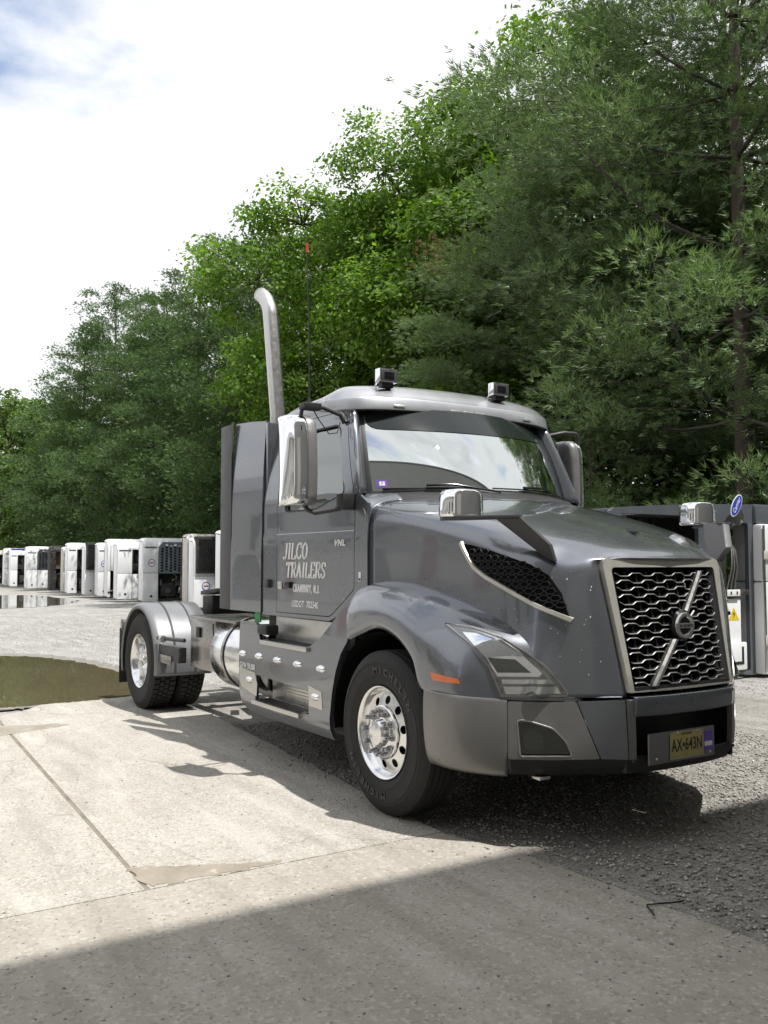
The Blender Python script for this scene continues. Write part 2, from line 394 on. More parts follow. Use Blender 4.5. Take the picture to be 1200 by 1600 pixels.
def ribbon(outline, f, wdt, th, closed=True, off=0.0):
    """thin raised strip along a 2-D outline on surface f"""
    P = [np.array(p, float) for p in outline]; n = len(P); A = []
    for i in range(n):
        a = P[i-1] if (closed or i) else P[i]; b = P[(i+1) % n] if (closed or i < n-1) else P[i]
        d = b-a; d /= max(1e-9, np.linalg.norm(d)); nn = np.array([-d[1], d[0]])
        q0, q1 = P[i]-nn*wdt/2, P[i]+nn*wdt/2
        A.append([f(*q0, off), f(*(P[i]-nn*wdt*.3), off+th), f(*(P[i]+nn*wdt*.3), off+th), f(*q1, off)])
    if closed: A.append(A[0])
    return np.array([[tuple(p) for p in r] for r in A])
def text(s, size, f, name, m, parent, depth=.002, shear=0, align='CENTER', space=1.0, xs=1.0, bold=0.0):
    cu = bpy.data.curves.new('t', 'FONT'); cu.body = s; cu.size = size; cu.align_x = align; cu.align_y = 'CENTER'; cu.extrude = depth/2
    cu.shear = shear; cu.space_character = space; cu.offset = bold; cu.resolution_u = 3
    o = bpy.data.objects.new('t', cu); COL.objects.link(o); bpy.context.view_layer.update()
    dg = bpy.context.evaluated_depsgraph_get(); me = bpy.data.meshes.new_from_object(o.evaluated_get(dg))
    bpy.data.objects.remove(o); me.name = name
    for v in me.vertices: v.co = Vector(f(v.co.x*xs, v.co.y, v.co.z+depth/2))
    return link(name, me, m, parent)
SER = {  # stroke letters with serifs, cell about .7 x 1
 'J': ([[(.45,1),(.45,.2),(.35,.02),(.18,0),(.08,.1)],[(.28,1),(.62,1)]], .62),
 'I': ([[(.2,0),(.2,1)],[(.05,1),(.35,1)],[(.05,0),(.35,0)]], .4),
 'L': ([[(.15,1),(.15,0),(.6,0),(.63,.17)],[(.02,1),(.3,1)],[(.02,0),(.2,0)]], .66),
 'C': ([[(.66,.8),(.58,.95),(.38,1),(.15,.85),(.07,.5),(.15,.15),(.38,0),(.58,.05),(.68,.2)],[(.66,1),(.66,.75)]], .74),
 'O': ([[(.38,1),(.16,.86),(.07,.5),(.16,.14),(.38,0),(.6,.14),(.69,.5),(.6,.86),(.38,1)]], .78),
 'T': ([[(.35,0),(.35,1)],[(.03,.85),(.03,1),(.67,1),(.67,.85)],[(.22,0),(.48,0)]], .72),
 'R': ([[(.15,0),(.15,1),(.45,1),(.6,.87),(.6,.65),(.45,.52),(.15,.52)],[(.38,.52),(.6,.05),(.7,0)],[(.02,0),(.28,0)],[(.02,1),(.15,1)]], .74),
 'A': ([[(.08,0),(.36,1),(.64,0)],[(.19,.36),(.53,.36)],[(0,0),(.17,0)],[(.53,0),(.75,0)]], .76),
 'E': ([[(.6,.83),(.58,1),(.15,1),(.15,0),(.6,0),(.63,.18)],[(.15,.53),(.48,.53)],[(.02,1),(.15,1)],[(.02,0),(.15,0)]], .68),
 'S': ([[(.54,.78),(.5,.95),(.3,1),(.12,.9),(.1,.7),(.25,.55),(.42,.45),(.56,.3),(.53,.1),(.33,0),(.12,.06),(.08,.22)]], .64),
 'N': ([[(.13,0),(.13,1),(.6,0),(.6,1)],[(0,0),(.25,0)],[(.48,1),(.72,1)],[(.0,1),(.13,1)]], .76),
 'B': ([[(.14,0),(.14,1),(.42,1),(.55,.87),(.55,.66),(.42,.53),(.14,.53)],[(.42,.53),(.6,.4),(.6,.15),(.44,0),(.14,0)],[(.02,0),(.14,0)],[(.02,1),(.14,1)]], .68),
 'U': ([[(.14,1),(.14,.22),(.25,.03),(.45,.03),(.58,.22),(.58,1)],[(.02,1),(.27,1)],[(.47,1),(.7,1)]], .74),
 'Y': ([[(.08,1),(.36,.5),(.64,1)],[(.36,.5),(.36,0)],[(0,1),(.2,1)],[(.53,1),(.74,1)],[(.23,0),(.5,0)]], .74),
 ',': ([[(.12,.08),(.13,-.02),(.07,-.16)]], .26), '.': ([[(.08,.0),(.08,.09)]], .22), ' ': ([], .4)}
def serif(s, h, xs, f, name, m, parent, wd, shear=.12, th=.002):
    x = 0; mb = MB()
    for ch in s:
        st, wv = SER[ch]
        for line in st:
            P = [((x+a)*h*xs+b*h*shear, b*h) for a, b in line]
            # thicken verticals like a pen
            for (a, b) in zip(P[:-1], P[1:]):
                d = np.array(b)-np.array(a); l = np.linalg.norm(d)
                if l < 1e-6: continue
                d /= l; nn = np.array([-d[1], d[0]]); ww = wd*(.45+.75*abs(d[1])); e = d*ww*.25
                q = [np.array(a)-nn*ww/2-e, np.array(b)-nn*ww/2+e, np.array(b)+nn*ww/2+e, np.array(a)+nn*ww/2-e]
                mb.add([f(p[0], p[1], th) for p in q], [(0, 1, 2, 3)])
        x += wv+.06
    return mb.build(name, m, parent)
def npmesh(name, V, F, m, parent=None):
    """V (n,3), F (k,c) faces of c corners"""
    me = bpy.data.meshes.new(name); F = np.asarray(F, np.int32); k, c = F.shape
    me.vertices.add(len(V)); me.vertices.foreach_set('co', np.asarray(V, np.float32).ravel())
    me.loops.add(k*c); me.loops.foreach_set('vertex_index', F.ravel())
    me.polygons.add(k); me.polygons.foreach_set('loop_start', np.arange(0, k*c, c, dtype=np.int32))
    me.update(calc_edges=True); me.validate()
    return link(name, me, m, parent) if m else me

# ================================================================== GROUND
def flat(name, poly, z, th, m, label=None, grid=.5, kind='structure', parent=None):
    return tag(panel(name, poly, lambda u, v, d: (u, v, z+d), m, parent, th=th, grid=grid, smooth=None), kind=kind)
g = MB().add([(-1500, -1500, -.03), (1500, -1500, -.03), (1500, 1500, -.03), (-1500, 1500, -.03)], [(0, 1, 2, 3)]).build('ground', M['lot'])
tag(g, kind='structure')
rj = random.Random(3)
def jag(pts, step, amp):
    out = []
    for a, b in zip(pts[:-1], pts[1:]):
        k = max(1, int(math.dist(a, b)/step))
        for j in range(k): out.append((a[0]+(b[0]-a[0])*j/k+rj.uniform(-amp, amp), a[1]+(b[1]-a[1])*j/k+rj.uniform(-amp, amp)))
    out.append(pts[-1]); return out
# gravel bed in front of and under the truck
flat('gravel_bed', jag([(-6.4, -.4), (-6.4, -1.2), (8, -1.2), (8, 5.2), (2, 5.4), (-3, 5.2), (-6.4, 1.6), (-6.4, -.4)], .6, .08)[:-1], -.018, .02, M['gravel'], grid=2)
# slabs: old rough slab either side of the lengthwise joint, smoother apron by the building
edgeA = jag([(-5.9, -.75), (-4.2, -.68), (-2.2, -.85), (.49, -1.10)], .22, .025)
flat('concrete_slab', edgeA+[(.49, -2.84), (-5.2, -2.60)]+jag([(-5.2, -2.6), (-5.75, -2.1), (-5.9, -.75)], .3, .06)[1:-1], 0, .05, M['slab'], grid=1)
flat('concrete_slab', [(-5.35, -2.63), (.49, -2.865), (.49, -14), (-7.5, -14)]+jag([(-7.5, -14), (-6.6, -6), (-5.35, -2.63)], .5, .06)[1:-1], 0, .05, M['slab'], grid=1)
flat('concrete_apron', [(.505, -14), (.505, -1.12)]+jag([(.505, -1.12), (.95, -.98), (1.6, -.93), (2.5, -.90), (4.2, -1.2), (5.8, -1.6)], .12, .018)[1:]+[(5.8, -14)], .002, .055, M['apron'], grid=1)
# puddles
def blob(pts, sub=5, amp=.03):
    P = herm(pts+[pts[0]], sub); return [(float(p[0])+rj.uniform(-amp, amp), float(p[1])+rj.uniform(-amp, amp)) for p in P[:-1]]
flat('puddle', blob([(-5.85, -1.0), (-5.8, -1.7), (-5.75, -2.5), (-5.9, -3.6), (-7.5, -4.6), (-10, -4.2), (-11.8, -2.6), (-11.6, -1.4), (-10.4, -.7), (-8.6, -.45), (-7.4, -.55), (-6.6, -.6)], 14, .06), .0, .012, M['puddle'], grid=3)
flat('puddle', blob([(-29.2, 1.2), (-30, 3.2), (-33, 4.9), (-36.5, 5.5), (-41.5, 5.2), (-43, 3.7), (-43, 1), (-36, 0)], 6, .2), -.02, .008, water('far_puddle_water', (.12, .11, .09), .03), grid=8)
flat('wet_patch', blob([(.47, -2.82), (.15, -2.86), (.17, -2.74), (.25, -2.64), (.27, -2.55), (.34, -2.42), (.42, -2.24), (.45, -2.12), (.48, -2.30), (.475, -2.55)], 9, .022), .003, .004, M['wet'], grid=.6)
flat('wet_patch', blob([(-4.05, -2.75), (-4.3, -2.1), (-4.5, -2.4), (-4.6, -3.2), (-4.2, -3.6), (-3.9, -3.0)], 5, .03), .003, .004, M['wet'], grid=.6)
flat('wet_margin', blob([(-5.78, -.95), (-5.70, -1.7), (-5.62, -2.5), (-5.75, -3.7), (-7.4, -4.8), (-10, -4.5), (-12.2, -2.7), (-12.0, -1.2), (-10.6, -.45), (-8.6, -.18), (-7.3, -.30), (-6.5, -.4)], 14, .07), -.003, .008, M['mudmargin'], grid=3)
# joint filler strips
flat('joint_filler', [(-5.25, -2.58), (.489, -2.83), (.489, -2.87), (-5.3, -2.66)], -.003, .02, M['filler'], grid=3)
flat('joint_filler', [(.488, -14), (.488, -1.12), (.507, -1.12), (.507, -14)], -.004, .02, M['filler'], grid=3)
flat('forest_floor', [(-130, 9.3), (14, 9.3), (14, 60), (-130, 60)], -.005, .02, M['soil'], grid=30)

# loose stones
def stones(name, n, area, smin, smax, seed, z=-.01, mask=None):
    rr = np.random.RandomState(seed); oc = np.array([(1, 0, 0), (-1, 0, 0), (0, 1, 0), (0, -1, 0), (0, 0, 1), (0, 0, -1)], float)
    of = np.array([(0, 2, 4), (2, 1, 4), (1, 3, 4), (3, 0, 4), (2, 0, 5), (1, 2, 5), (3, 1, 5), (0, 3, 5)])
    x = rr.uniform(area[0], area[1], n); y = rr.uniform(area[2], area[3], n)
    if mask is not None: k = mask(x, y); x, y = x[k], y[k]; n = len(x)
    s = smin+(smax-smin)*rr.rand(n)**4.5
    V = oc[None]*s[:, None, None]*rr.uniform(.6, 1.2, (n, 6, 3)); V[..., 2] *= .6
    a = rr.uniform(0, 6.28, n); c, sn = np.cos(a)[:, None], np.sin(a)[:, None]
    X = V[..., 0]*c-V[..., 1]*sn; Y = V[..., 0]*sn+V[..., 1]*c
    V = np.stack([X+x[:, None], Y+y[:, None], V[..., 2]+z], -1).reshape(-1, 3)
    F = (of[None]+np.arange(n)[:, None, None]*6).reshape(-1, 3)
    return tag(npmesh(name, V, F, M['stone']), kind='stuff')
tag(stones('gravel', 95000, (-3.5, 5.5, -1.2, 3.2), .003, .017, 5, -.012, lambda x, y: y > -.80-.10*np.clip(x-2.5, 0, 9)-.15*np.clip(1.0-x, 0, 1)), 'loose grey gravel under and in front of the grey truck', 'gravel')
tag(stones('lot_gravel', 30000, (-22, 4, -3, 6.6), .005, .016, 6, -.022, lambda x, y: (y > 2.6) | ((x < -6) & ~((x > -12.3) & (y < -.3)))), 'scattered pale stones over the packed lot behind the truck', 'gravel')
tag(stones('grit', 2600, (-5.6, 5.5, -5, -1.1), .002, .008, 8, .004), 'dark grit scattered over the concrete slabs', 'grit')
tag(stones('edge_gravel', 5200, (-2.5, 5.2, -1.55, -.80), .003, .013, 12, .005, lambda x, y: np.random.RandomState(4).rand(len(x)) < np.exp(-(np.maximum(0, -.92-y-.08*np.clip(x-2.5, 0, 9)-.12*np.clip(1-x, 0, 1)))*9)), 'loose stones spilled from the gravel on to the slab edge', 'gravel')
# small litter
mb = MB(); mb.lathe([(.062, 0), (.062, .004), (.078, .004), (.078, 0)], (1.72, -3.62, .004), 'z', 32, closed=True)
for a in (.3, 2.4, 4.5):
    mb.lathe([(.006, 0), (.006, .004), (.016, .004), (.016, 0)], (1.72+.09*math.cos(a), -3.62+.09*math.sin(a), .004), 'z', 14, closed=True)
tag(mb.build('gasket', M['frame'], smooth=30), 'thin metal ring gasket lying on the shaded concrete', 'gasket')
tag(MB().tube([(2.03, -1.055, .008), (1.945, -1.005, .010), (1.935, -.995, .010), (1.96, -.93, .012), (1.985, -.87, .012), (2.0, -.82, .014)], .004, 6).build('bent_wire', M['frame'], smooth=60), 'thin bent dark wire lying at the slab edge by the gravel', 'wire')

# ================================================================== BUILDINGS (behind the camera, they throw the shade and show in the paint)
bw = empty('workshop_building', (5.9, -4, 0)); tag(bw, 'tall grey metal workshop behind the photographer, its wall shading the apron', 'building')
H1 = 11.95
def bpart(name, lo, hi, m): o = bx(name, lo, hi, m, bw, bev=0); return o
for nm, lo, hi in (('wall', (0, -14, 0), (.25, -2.4, H1)), ('wall', (0, 2.0, 0), (.25, 26, H1)), ('wall', (0, -2.4, 4.4), (.25, 2.0, H1)), ('wall', (.25, -14, 0), (12, -13.75, H1)), ('wall', (.25, 25.75, 0), (12, 26, H1)), ('roof', (-.05, -14.1, H1), (12, 26.1, H1+.2))):
    bpart(nm, lo, hi, M['facade'] if nm == 'wall' else M['roofgrey'])
bpart('roll_door', (.06, -2.4, 0), (.12, 2.0, 4.4), M['offwhite'])
for k in range(7):
    y0 = -12.5+k*5.2
    if abs(y0) > 3: w_ = bpart('window', (-.03, y0, 6.2), (.05, y0+1.6, 7.6), M['trim']); MB().box((-.05, y0+.08, 6.28), (-.035, y0+1.52, 7.52)).build('pane', M['winglass'], w_)
bs = empty('warehouse', (-20, -17, 0)); tag(bs, 'long low white warehouse across the yard left of the photographer', 'building')
def spart(name, lo, hi, m, p=None): return bx(name, lo, hi, m, p or bs, bev=0)
spart('wall', (-42, -12, 0), (24, 0, 5.6), M['wall'])
MB().prism([(-42.5, .6, 5.5), (-42.5, -6, 8.2), (-42.5, -12.6, 5.5)], (67, 0, 0)).build('roof', M['roofgrey'], bs)
for k in range(13):
    x0 = -40+k*5
    f_ = spart('window', (x0, 0, 2.6), (x0+1.5, .06, 3.9), M['trim']); spart('pane', (x0+.08, .06, 2.68), (x0+1.42, .075, 3.82), M['winglass'], f_)
for x0 in (-36.8, -21.5, -11.5, 3.6, 14): spart('dock_door', (x0, .0, .0), (x0+2.6, .05, 2.3), M['unitdark'])
for x0 in (-33.5, -8.2, 8): spart('red_panel', (x0, .0, .3), (x0+.6, .07, 2.2), M['redtrim'])

# ================================================================== TRUCK
T = empty('semi_truck', (0, 0, 0)); tag(T, 'dark grey day cab semi truck with chrome mirrors parked on the slab edge', 'truck')
P = M['paint']
def both(fn):
    for s in (-1, 1): fn(s)
# ---- hood
HS = [
 [(-.10,0,2.045),(-.15,-.35,2.04),(-.33,-.72,2.02),(-.42,-.93,1.985),(-.43,-1.02,1.92),(-.43,-1.035,1.7),(-.43,-1.035,1.5),(-.43,-1.04,1.36),(-.43,-1.04,1.30),(-.43,-1.03,1.26)],
 [(.16,0,1.985),(.12,-.35,1.98),(.03,-.70,1.955),(-.02,-.89,1.915),(-.02,-.965,1.85),(-.02,-.972,1.7),(-.01,-.972,1.5),(0,-.975,1.38),(0,-.97,1.32),(0,-.96,1.27)],
 [(.55,0,1.885),(.53,-.35,1.88),(.49,-.66,1.855),(.46,-.82,1.815),(.46,-.885,1.745),(.46,-.895,1.62),(.47,-.895,1.45),(.49,-.90,1.32),(.5,-.90,1.24),(.52,-.90,1.19)],
 [(.92,0,1.775),(.9,-.33,1.77),(.86,-.60,1.75),(.83,-.745,1.715),(.84,-.81,1.64),(.86,-.828,1.53),(.88,-.835,1.4),(.92,-.845,1.2),(.97,-.87,1.0),(1.02,-.90,.86)],
 [(1.19,0,1.67),(1.165,-.3,1.665),(1.095,-.52,1.648),(1.045,-.64,1.615),(1.07,-.69,1.54),(1.085,-.708,1.42),(1.10,-.715,1.3),(1.11,-.725,1.12),(1.11,-.745,.95),(1.10,-.77,.83)],
 [(1.27,0,1.612),(1.245,-.28,1.61),(1.20,-.46,1.602),(1.165,-.55,1.585),(1.18,-.575,1.52),(1.193,-.585,1.40),(1.208,-.588,1.28),(1.222,-.592,1.10),(1.228,-.60,.95),(1.225,-.615,.83)],
 [(1.285,0,1.60),(1.26,-.26,1.60),(1.21,-.445,1.593),(1.18,-.50,1.573),(1.193,-.502,1.50),(1.218,-.495,1.38),(1.242,-.483,1.25),(1.272,-.467,1.08),(1.30,-.448,.93),(1.318,-.438,.83)],
]
HA = loft(HS, 7, 5)
HR = np.concatenate([mir(HA)[:, ::-1], HA[:, 1:]], 1)
hood = shell('hood', [HR], P, T, .012, 50)
# ---- front fenders (outer skin from the arch lip to the hood flank, forward round the lamps)
FS = [
 [(-.43,-1.19,1.05),(-.44,-1.215,1.10),(-.44,-1.20,1.26),(-.43,-1.13,1.385),(-.43,-1.0,1.44)],
 [(-.27,-1.20,1.10),(-.28,-1.225,1.155),(-.26,-1.215,1.29),(-.25,-1.13,1.415),(-.25,-.96,1.46)],
 [(-.03,-1.21,1.155),(-.02,-1.235,1.20),(0,-1.225,1.30),(.02,-1.12,1.41),(.03,-.93,1.445)],
 [(.20,-1.215,1.10),(.22,-1.245,1.15),(.27,-1.225,1.26),(.31,-1.10,1.36),(.33,-.88,1.38)],
 [(.37,-1.22,.985),(.40,-1.25,1.04),(.48,-1.225,1.17),(.57,-1.07,1.28),(.62,-.86,1.30)],
 [(.47,-1.23,.835),(.51,-1.24,.88),(.61,-1.205,1.06),(.74,-1.05,1.185),(.84,-.83,1.22)],
 [(.72,-1.178,.825),(.73,-1.175,.87),(.78,-1.13,.985),(.88,-.985,1.095),(.99,-.79,1.13)],
 [(.94,-.985,.812),(.94,-.98,.855),(.97,-.935,.94),(1.02,-.84,1.015),(1.07,-.71,1.05)],
 [(1.07,-.815,.808),(1.07,-.81,.835),(1.075,-.79,.885),(1.085,-.745,.935),(1.09,-.68,.965)],
 [(1.19,-.648,.81),(1.185,-.645,.825),(1.175,-.64,.85),(1.155,-.63,.88),(1.13,-.60,.90)],
]
FA = loft(FS, 6, 5)
fend = shell('front_fender', [FA], P, T, .010, 50)
shell('front_fender', [mir(FA)], P, T, .010, 50)
# ray-cast mapping on to the right-hand nose and fender skins; decals are laid out in (s, z) on a slanted plane
def bvh_of(grids):
    vs = []; fs = []
    for A in grids:
        a, b = A.shape[:2]; o = len(vs); vs += [Vector(p) for p in A.reshape(-1, 3)]
        fs += [(o+i*b+j, o+i*b+j+1, o+(i+1)*b+j+1, o+(i+1)*b+j) for i in range(a-1) for j in range(b-1)]
    return BVHTree.FromPolygons(vs, fs)
BV = bvh_of([HR, FA])
def caster(nrm, origin=(0, 0, 0), sgn=1):
    """(s, z) on a vertical plane with outward normal nrm -> skin point pushed out by depth"""
    n = Vector((nrm[0], nrm[1], 0)).normalized(); h = Vector((-n.y, n.x, 0))
    def f(s, z, d):
        o = h*s+Vector((0, 0, z))+n*4; hit = BV.ray_cast(o, -n)
        if hit[0] is None:
            hit = BV.find_nearest(o-n*3.0)
        p = hit[0]; q = hit[1]
        if q.dot(n) < 0: q = -q
        p = p+q*d
        return (p.x, p.y*sgn, p.z)
    return f
def side_uv(x, z): return (x, z)   # for normal (0,-1): h = (1, 0)
ND = (.62, -.78)
# ---- headlights, outlines in the slanted plane
HLO = [(-.255,1.217),(-.16,1.216),(-.082,1.207),(.096,1.154),(.218,1.083),(.335,1.002),(.41,.923),(.458,.850),(.443,.832),(.096,.828),(.077,.869),(.024,.987),(-.093,1.11)]
def inset(poly, d):
    P = [np.array(p) for p in poly]; n = len(P); A = sum(P[i][0]*P[(i+1) % n][1]-P[(i+1) % n][0]*P[i][1] for i in range(n)); s = 1 if A > 0 else -1; out = []
    for i in range(n):
        a = P[i]-P[i-1]; b = P[(i+1) % n]-P[i]; a /= np.linalg.norm(a); b /= np.linalg.norm(b)
        na, nb = np.array([-a[1], a[0]])*s, np.array([-b[1], b[0]])*s; q = na+nb; q /= max(.5, np.linalg.norm(q)); out.append(tuple(P[i]+q*d))
    return out
for sg in (1, -1):
    f = caster(ND, sgn=sg); o5 = lambda k: (lambda u, v, d: f(u, v, d+k))
    hl = panel('headlight', HLO, o5(.003), M['mirrorgrey'], T, th=.004, grid=.03)
    panel('reflector', [(-.14,1.175),(-.06,1.170),(.08,1.125),(.20,1.06),(.315,.960),(.30,.940),(.075,.940),(.01,1.04)], o5(.007), M['chrome'], hl, th=.004, grid=.03)
    panel('lamp_bowl', [(.02,1.040),(.17,1.032),(.255,.962),(.075,.960)], o5(.010), M['grey_plastic'], hl, th=.003, grid=.03)
    panel('light_strip', [(.098,.924),(.352,.926),(.375,.902),(.102,.900)], o5(.009), M['alum'], hl, th=.004, grid=.03)
    panel('light_strip', [(.108,.886),(.392,.888),(.415,.850),(.122,.844)], o5(.009), M['alum'], hl, th=.004, grid=.03)
    mb = MB(); gridmesh(mb, ribbon(inset(HLO, .008), f, .014, .013)); mb.build('lamp_bezel', M['stainless'], hl, smooth=60)
    panel('lens', inset(HLO, .012), o5(.014), M['lens'], hl, th=0, grid=.03, smooth=80)
    fs = (lambda sg: (lambda: caster((0, -1), sgn=sg))())(sg)
    panel('side_marker', [(.566,.942),(.738,.918),(.748,.893),(.585,.900)], lambda u, v, d: fs(u, v, d+.008), M['amber'], T, th=.008, grid=.05)
    # vent in the hood flank
    VT = [(.433,1.690),(.50,1.683),(.64,1.652),(.772,1.616),(.935,1.563),(1.03,1.500),(1.095,1.40),(1.136,1.272),(.992,1.338),(.832,1.416),(.632,1.495),(.528,1.548),(.48,1.617)]
    vt = panel('hood_vent', VT, lambda u, v, d: fs(u, v, d+.004), M['void'], T, th=.004, grid=.04)
    mb = MB()
    gridmesh(mb, ribbon([(.425,1.697),(.447,1.66),(.487,1.605),(.535,1.545),(.632,1.489),(.832,1.406),(.992,1.326),(1.146,1.252)], fs, .034, .016, closed=False)); mb.build('vent_trim', M['trim'], vt, smooth=60)
    mb = MB(); inp = VT
    def pin(p, poly):
        c = False
        for k in range(len(poly)):
            a, b = poly[k], poly[(k+1) % len(poly)]
            if (a[1] > p[1]) != (b[1] > p[1]) and p[0] < (b[0]-a[0])*(p[1]-a[1])/(b[1]-a[1])+a[0]: c = not c
        return c
    IV = inset(VT, .012)
    for r in range(12):
        for c in range(16):
            x, z = .42+c*.052+(.026 if r % 2 else 0), 1.26+r*.038
            if pin((x, z), IV):
                hx = [(x+.024*math.cos(R(60*k)), z+.018*math.sin(R(60*k))) for k in range(6)]
                gridmesh(mb, ribbon(hx, fs, .006, .006, off=.004))
    mb.build('vent_mesh', M['black'], vt)['kind'] = 'stuff'
    # panel line round the hood top
    mb = MB()
# nose chips and hood badge line
mb = MB(); rc = random.Random(4); fN = caster((.8, -.6))
for k in range(34):
    s, z = rc.uniform(-.28, .30), rc.uniform(.90, 1.55); r_ = rc.uniform(.0015, .0045)
    mb.add([fN(s+r_*math.cos(a), z+r_*math.sin(a)*1.3, .0006) for a in (0, 1.5, 3.1, 4.7)], [(0, 1, 2, 3)])
mb.build('stone_chip', M['letter'], T)['kind'] = 'stuff'
# hood centre raised badge fin
MB().prism([(.93,-.012,1.772),(1.02,-.012,1.768),(1.02,-.012,1.750),(.93,-.012,1.76)], (0,.024,0)).build('hood_spear', M['grey_plastic'], T, bev=.003)

# ---- grille: trim frame, black surround, wavy bars, slash and ring
def gx(y, z):   # grille face
    t = (z-.86)/(1.55-.86); return 1.315-.125*t+.045*(1-min(1, (y/.46))**2 if abs(y) < .46 else 0)
def gw(z): t = (z-.86)/(1.55-.86); return .410+.036*t
GR = empty('grille', (0, 0, 0), parent=T)
def gf(y, z, d): return (gx(y, z)+d, y, z)
out_ = [(-.45,.855),(-.505,1.562),(-.485,1.60),(-.45,1.607),(.45,1.607),(.485,1.60),(.505,1.562),(.45,.855)]
inn_ = [(-gw(.864),.864),(-gw(1.545),1.548),(gw(1.545),1.548),(gw(.864),.864)]
inn_ = rounded(inn_, [.01,.03,.03,.01])
bot = [(-.436,.857),(-.503,1.555),(-.492,1.59),(-.46,1.603),(.46,1.603),(.492,1.59),(.503,1.555),(.436,.857)]
# frame as one panel with the opening cut, bottom closed by a thin dark sill
panel('grille_frame', bot, lambda u, v, d: gf(u, v, d+.028), M['trim'], GR, th=.05, holes=[inn_], grid=.05)
panel('grille_back', inset(inn_, -.01), lambda u, v, d: gf(u, v, d-.055), M['void'], GR, th=0, grid=.08)
mb = MB()
for nm_, a, b in (('side_shroud', (-gw(.866)+.0,.862), (-gw(1.532),1.532)), ('side_shroud', (gw(.866),.862), (gw(1.532),1.532))):
    mb = MB()
    s_ = 1 if a[0] < 0 else -1
    q = [gf(a[0]+s_*.001, a[1], .018), gf(b[0]+s_*.001, b[1], .018), gf(b[0]+s_*.035, b[1], -.045), gf(a[0]+s_*.035, a[1], -.045)]
    mb.add(q, [(0, 1, 2, 3)]); mb.build(nm_, M['grey_plastic'], GR)
MB().box((1.27,-.40,.858),(1.352,.40,.885)).build('sill', M['black'], GR, bev=.004)
nb = 16; per = .172
def wave(y, k):
    ph = ((y+.46)/per+(.5 if k % 2 else 0)) % 1.0
    a = .0085
    if ph < .34: return a
    if ph < .5: return a-2*a*(ph-.34)/.16
    if ph < .84: return -a
    return -a+2*a*(ph-.84)/.16
def slash_y(z): return .02+(z-1.21)*.86
for k in range(nb):
    z0 = 1.505-k*.0405; W_ = gw(z0)-.030
    ys = [-W_+2*W_*j/72 for j in range(73)]
    A = []
    for y in ys:
        z = z0+wave(y, k)
        A.append([gf(y, z-.004, -.040), gf(y, z-.0045, .006), gf(y, z, .010), gf(y, z+.0045, .006), gf(y, z+.004, -.040)])
    mb = MB(); gridmesh(mb, np.array(A)); mb.build('grille_bar', [M['black']], GR)
    A = []
    for y in ys:
        z = z0+wave(y, k); A.append([gf(y, z-.0024, .0088), gf(y, z-.0010, .0108), gf(y, z+.0010, .0108), gf(y, z+.0024, .0088)])
    mb = MB(); gridmesh(mb, np.array(A)); mb.build('bar_edge', M['baredge'], GR, smooth=60)
# uprights behind the bars
mb = MB()
for j in range(11):
    y = -.40+j*.08
    A = [[gf(y-.006, z, -.02), gf(y-.006, z, -.012), gf(y+.006, z, -.012), gf(y+.006, z, -.02)] for z in np.linspace(.885, 1.52, 14)]
    gridmesh(mb, np.array(A))
mb.build('grille_upright', M['black'], GR)['kind'] = 'stuff'
def slash(z0, z1, name):
    A = []
    for z in np.linspace(z0, z1, 12):
        y = slash_y(z); A.append([gf(y-.026, z, .002), gf(y-.024, z, .024), gf(y-.004, z, .032), gf(y+.018, z, .030), gf(y+.024, z, .022), gf(y+.026, z, .002)])
    mb = MB(); gridmesh(mb, np.array(A)); return mb.build(name, M['brushed'], GR, smooth=30)
slash(.885, 1.135, 'slash_bar'); slash(1.285, 1.525, 'slash_bar')
cx_, cz_ = .02, 1.21; ex = gx(.02, 1.21)+.032
em = MB().lathe([(.088, -.02), (.092, .0), (.080, .012), (.0, .012)], (ex, cx_, cz_), 'x', 48).build('emblem', M['gloss_black'], GR, smooth=35)
MB().lathe([(.052, .012), (.056, .026), (.072, .026), (.077, .012)], (ex, cx_, cz_), 'x', 56).build('emblem_ring', M['brushed'], em, smooth=35)
MB().tube([(ex+.018, cx_+.052, cz_+.052), (ex+.018, cx_+.082, cz_+.082)], .007, 8).build('emblem_arrow', M['brushed'], em, smooth=35)
bx('emblem_bar', (ex+.012, cx_-.074, cz_-.014), (ex+.027, cx_+.074, cz_+.014), M['brushed'], em, .002)
text('VOLVO', .024, lambda u, v, d: (ex+.0275+d, cx_+u, cz_+v), 'emblem_letters', M['gloss_black'], em, .001, xs=1.35, bold=.0006)

# ---- bumper
PB = herm([(.50,-1.236),(.62,-1.225),(.74,-1.175),(.85,-1.09),(.95,-.985),(1.07,-.825),(1.195,-.655),(1.305,-.50),(1.35,-.42),(1.385,-.2),(1.39,0)], 8, ())
def dz(x): return float(np.interp(x, [.55,.95,1.1,1.32], [.0,-.024,-.026,-.012]))
def plan(y0, y1):   # slice of the plan curve
    return [p for p in PB if y0-1e-9 <= p[1] <= y1+1e-9]
def pn(i, pts):
    a, b = pts[max(0, i-1)], pts[min(len(pts)-1, i+1)]; d = np.array(b)-np.array(a); d /= np.linalg.norm(d); return np.array([d[1], -d[0]])
def bgrid(pts, prof):
    A = []
    for i, p in enumerate(pts):
        n_ = pn(i, pts); A.append([(p[0]-n_[0]*k, p[1]-n_[1]*k, z+dz(p[0])) for k, z in prof])
    return np.array(A)
def refine(prof, n=4): return herm([(a, b) for a, b in prof], n)
cum = [0]
for a, b in zip(PB[:-1], PB[1:]): cum.append(cum[-1]+math.dist(a, b))
i0 = min(range(len(PB)), key=lambda i: abs(PB[i][1]+.990)); S0 = cum[i0]
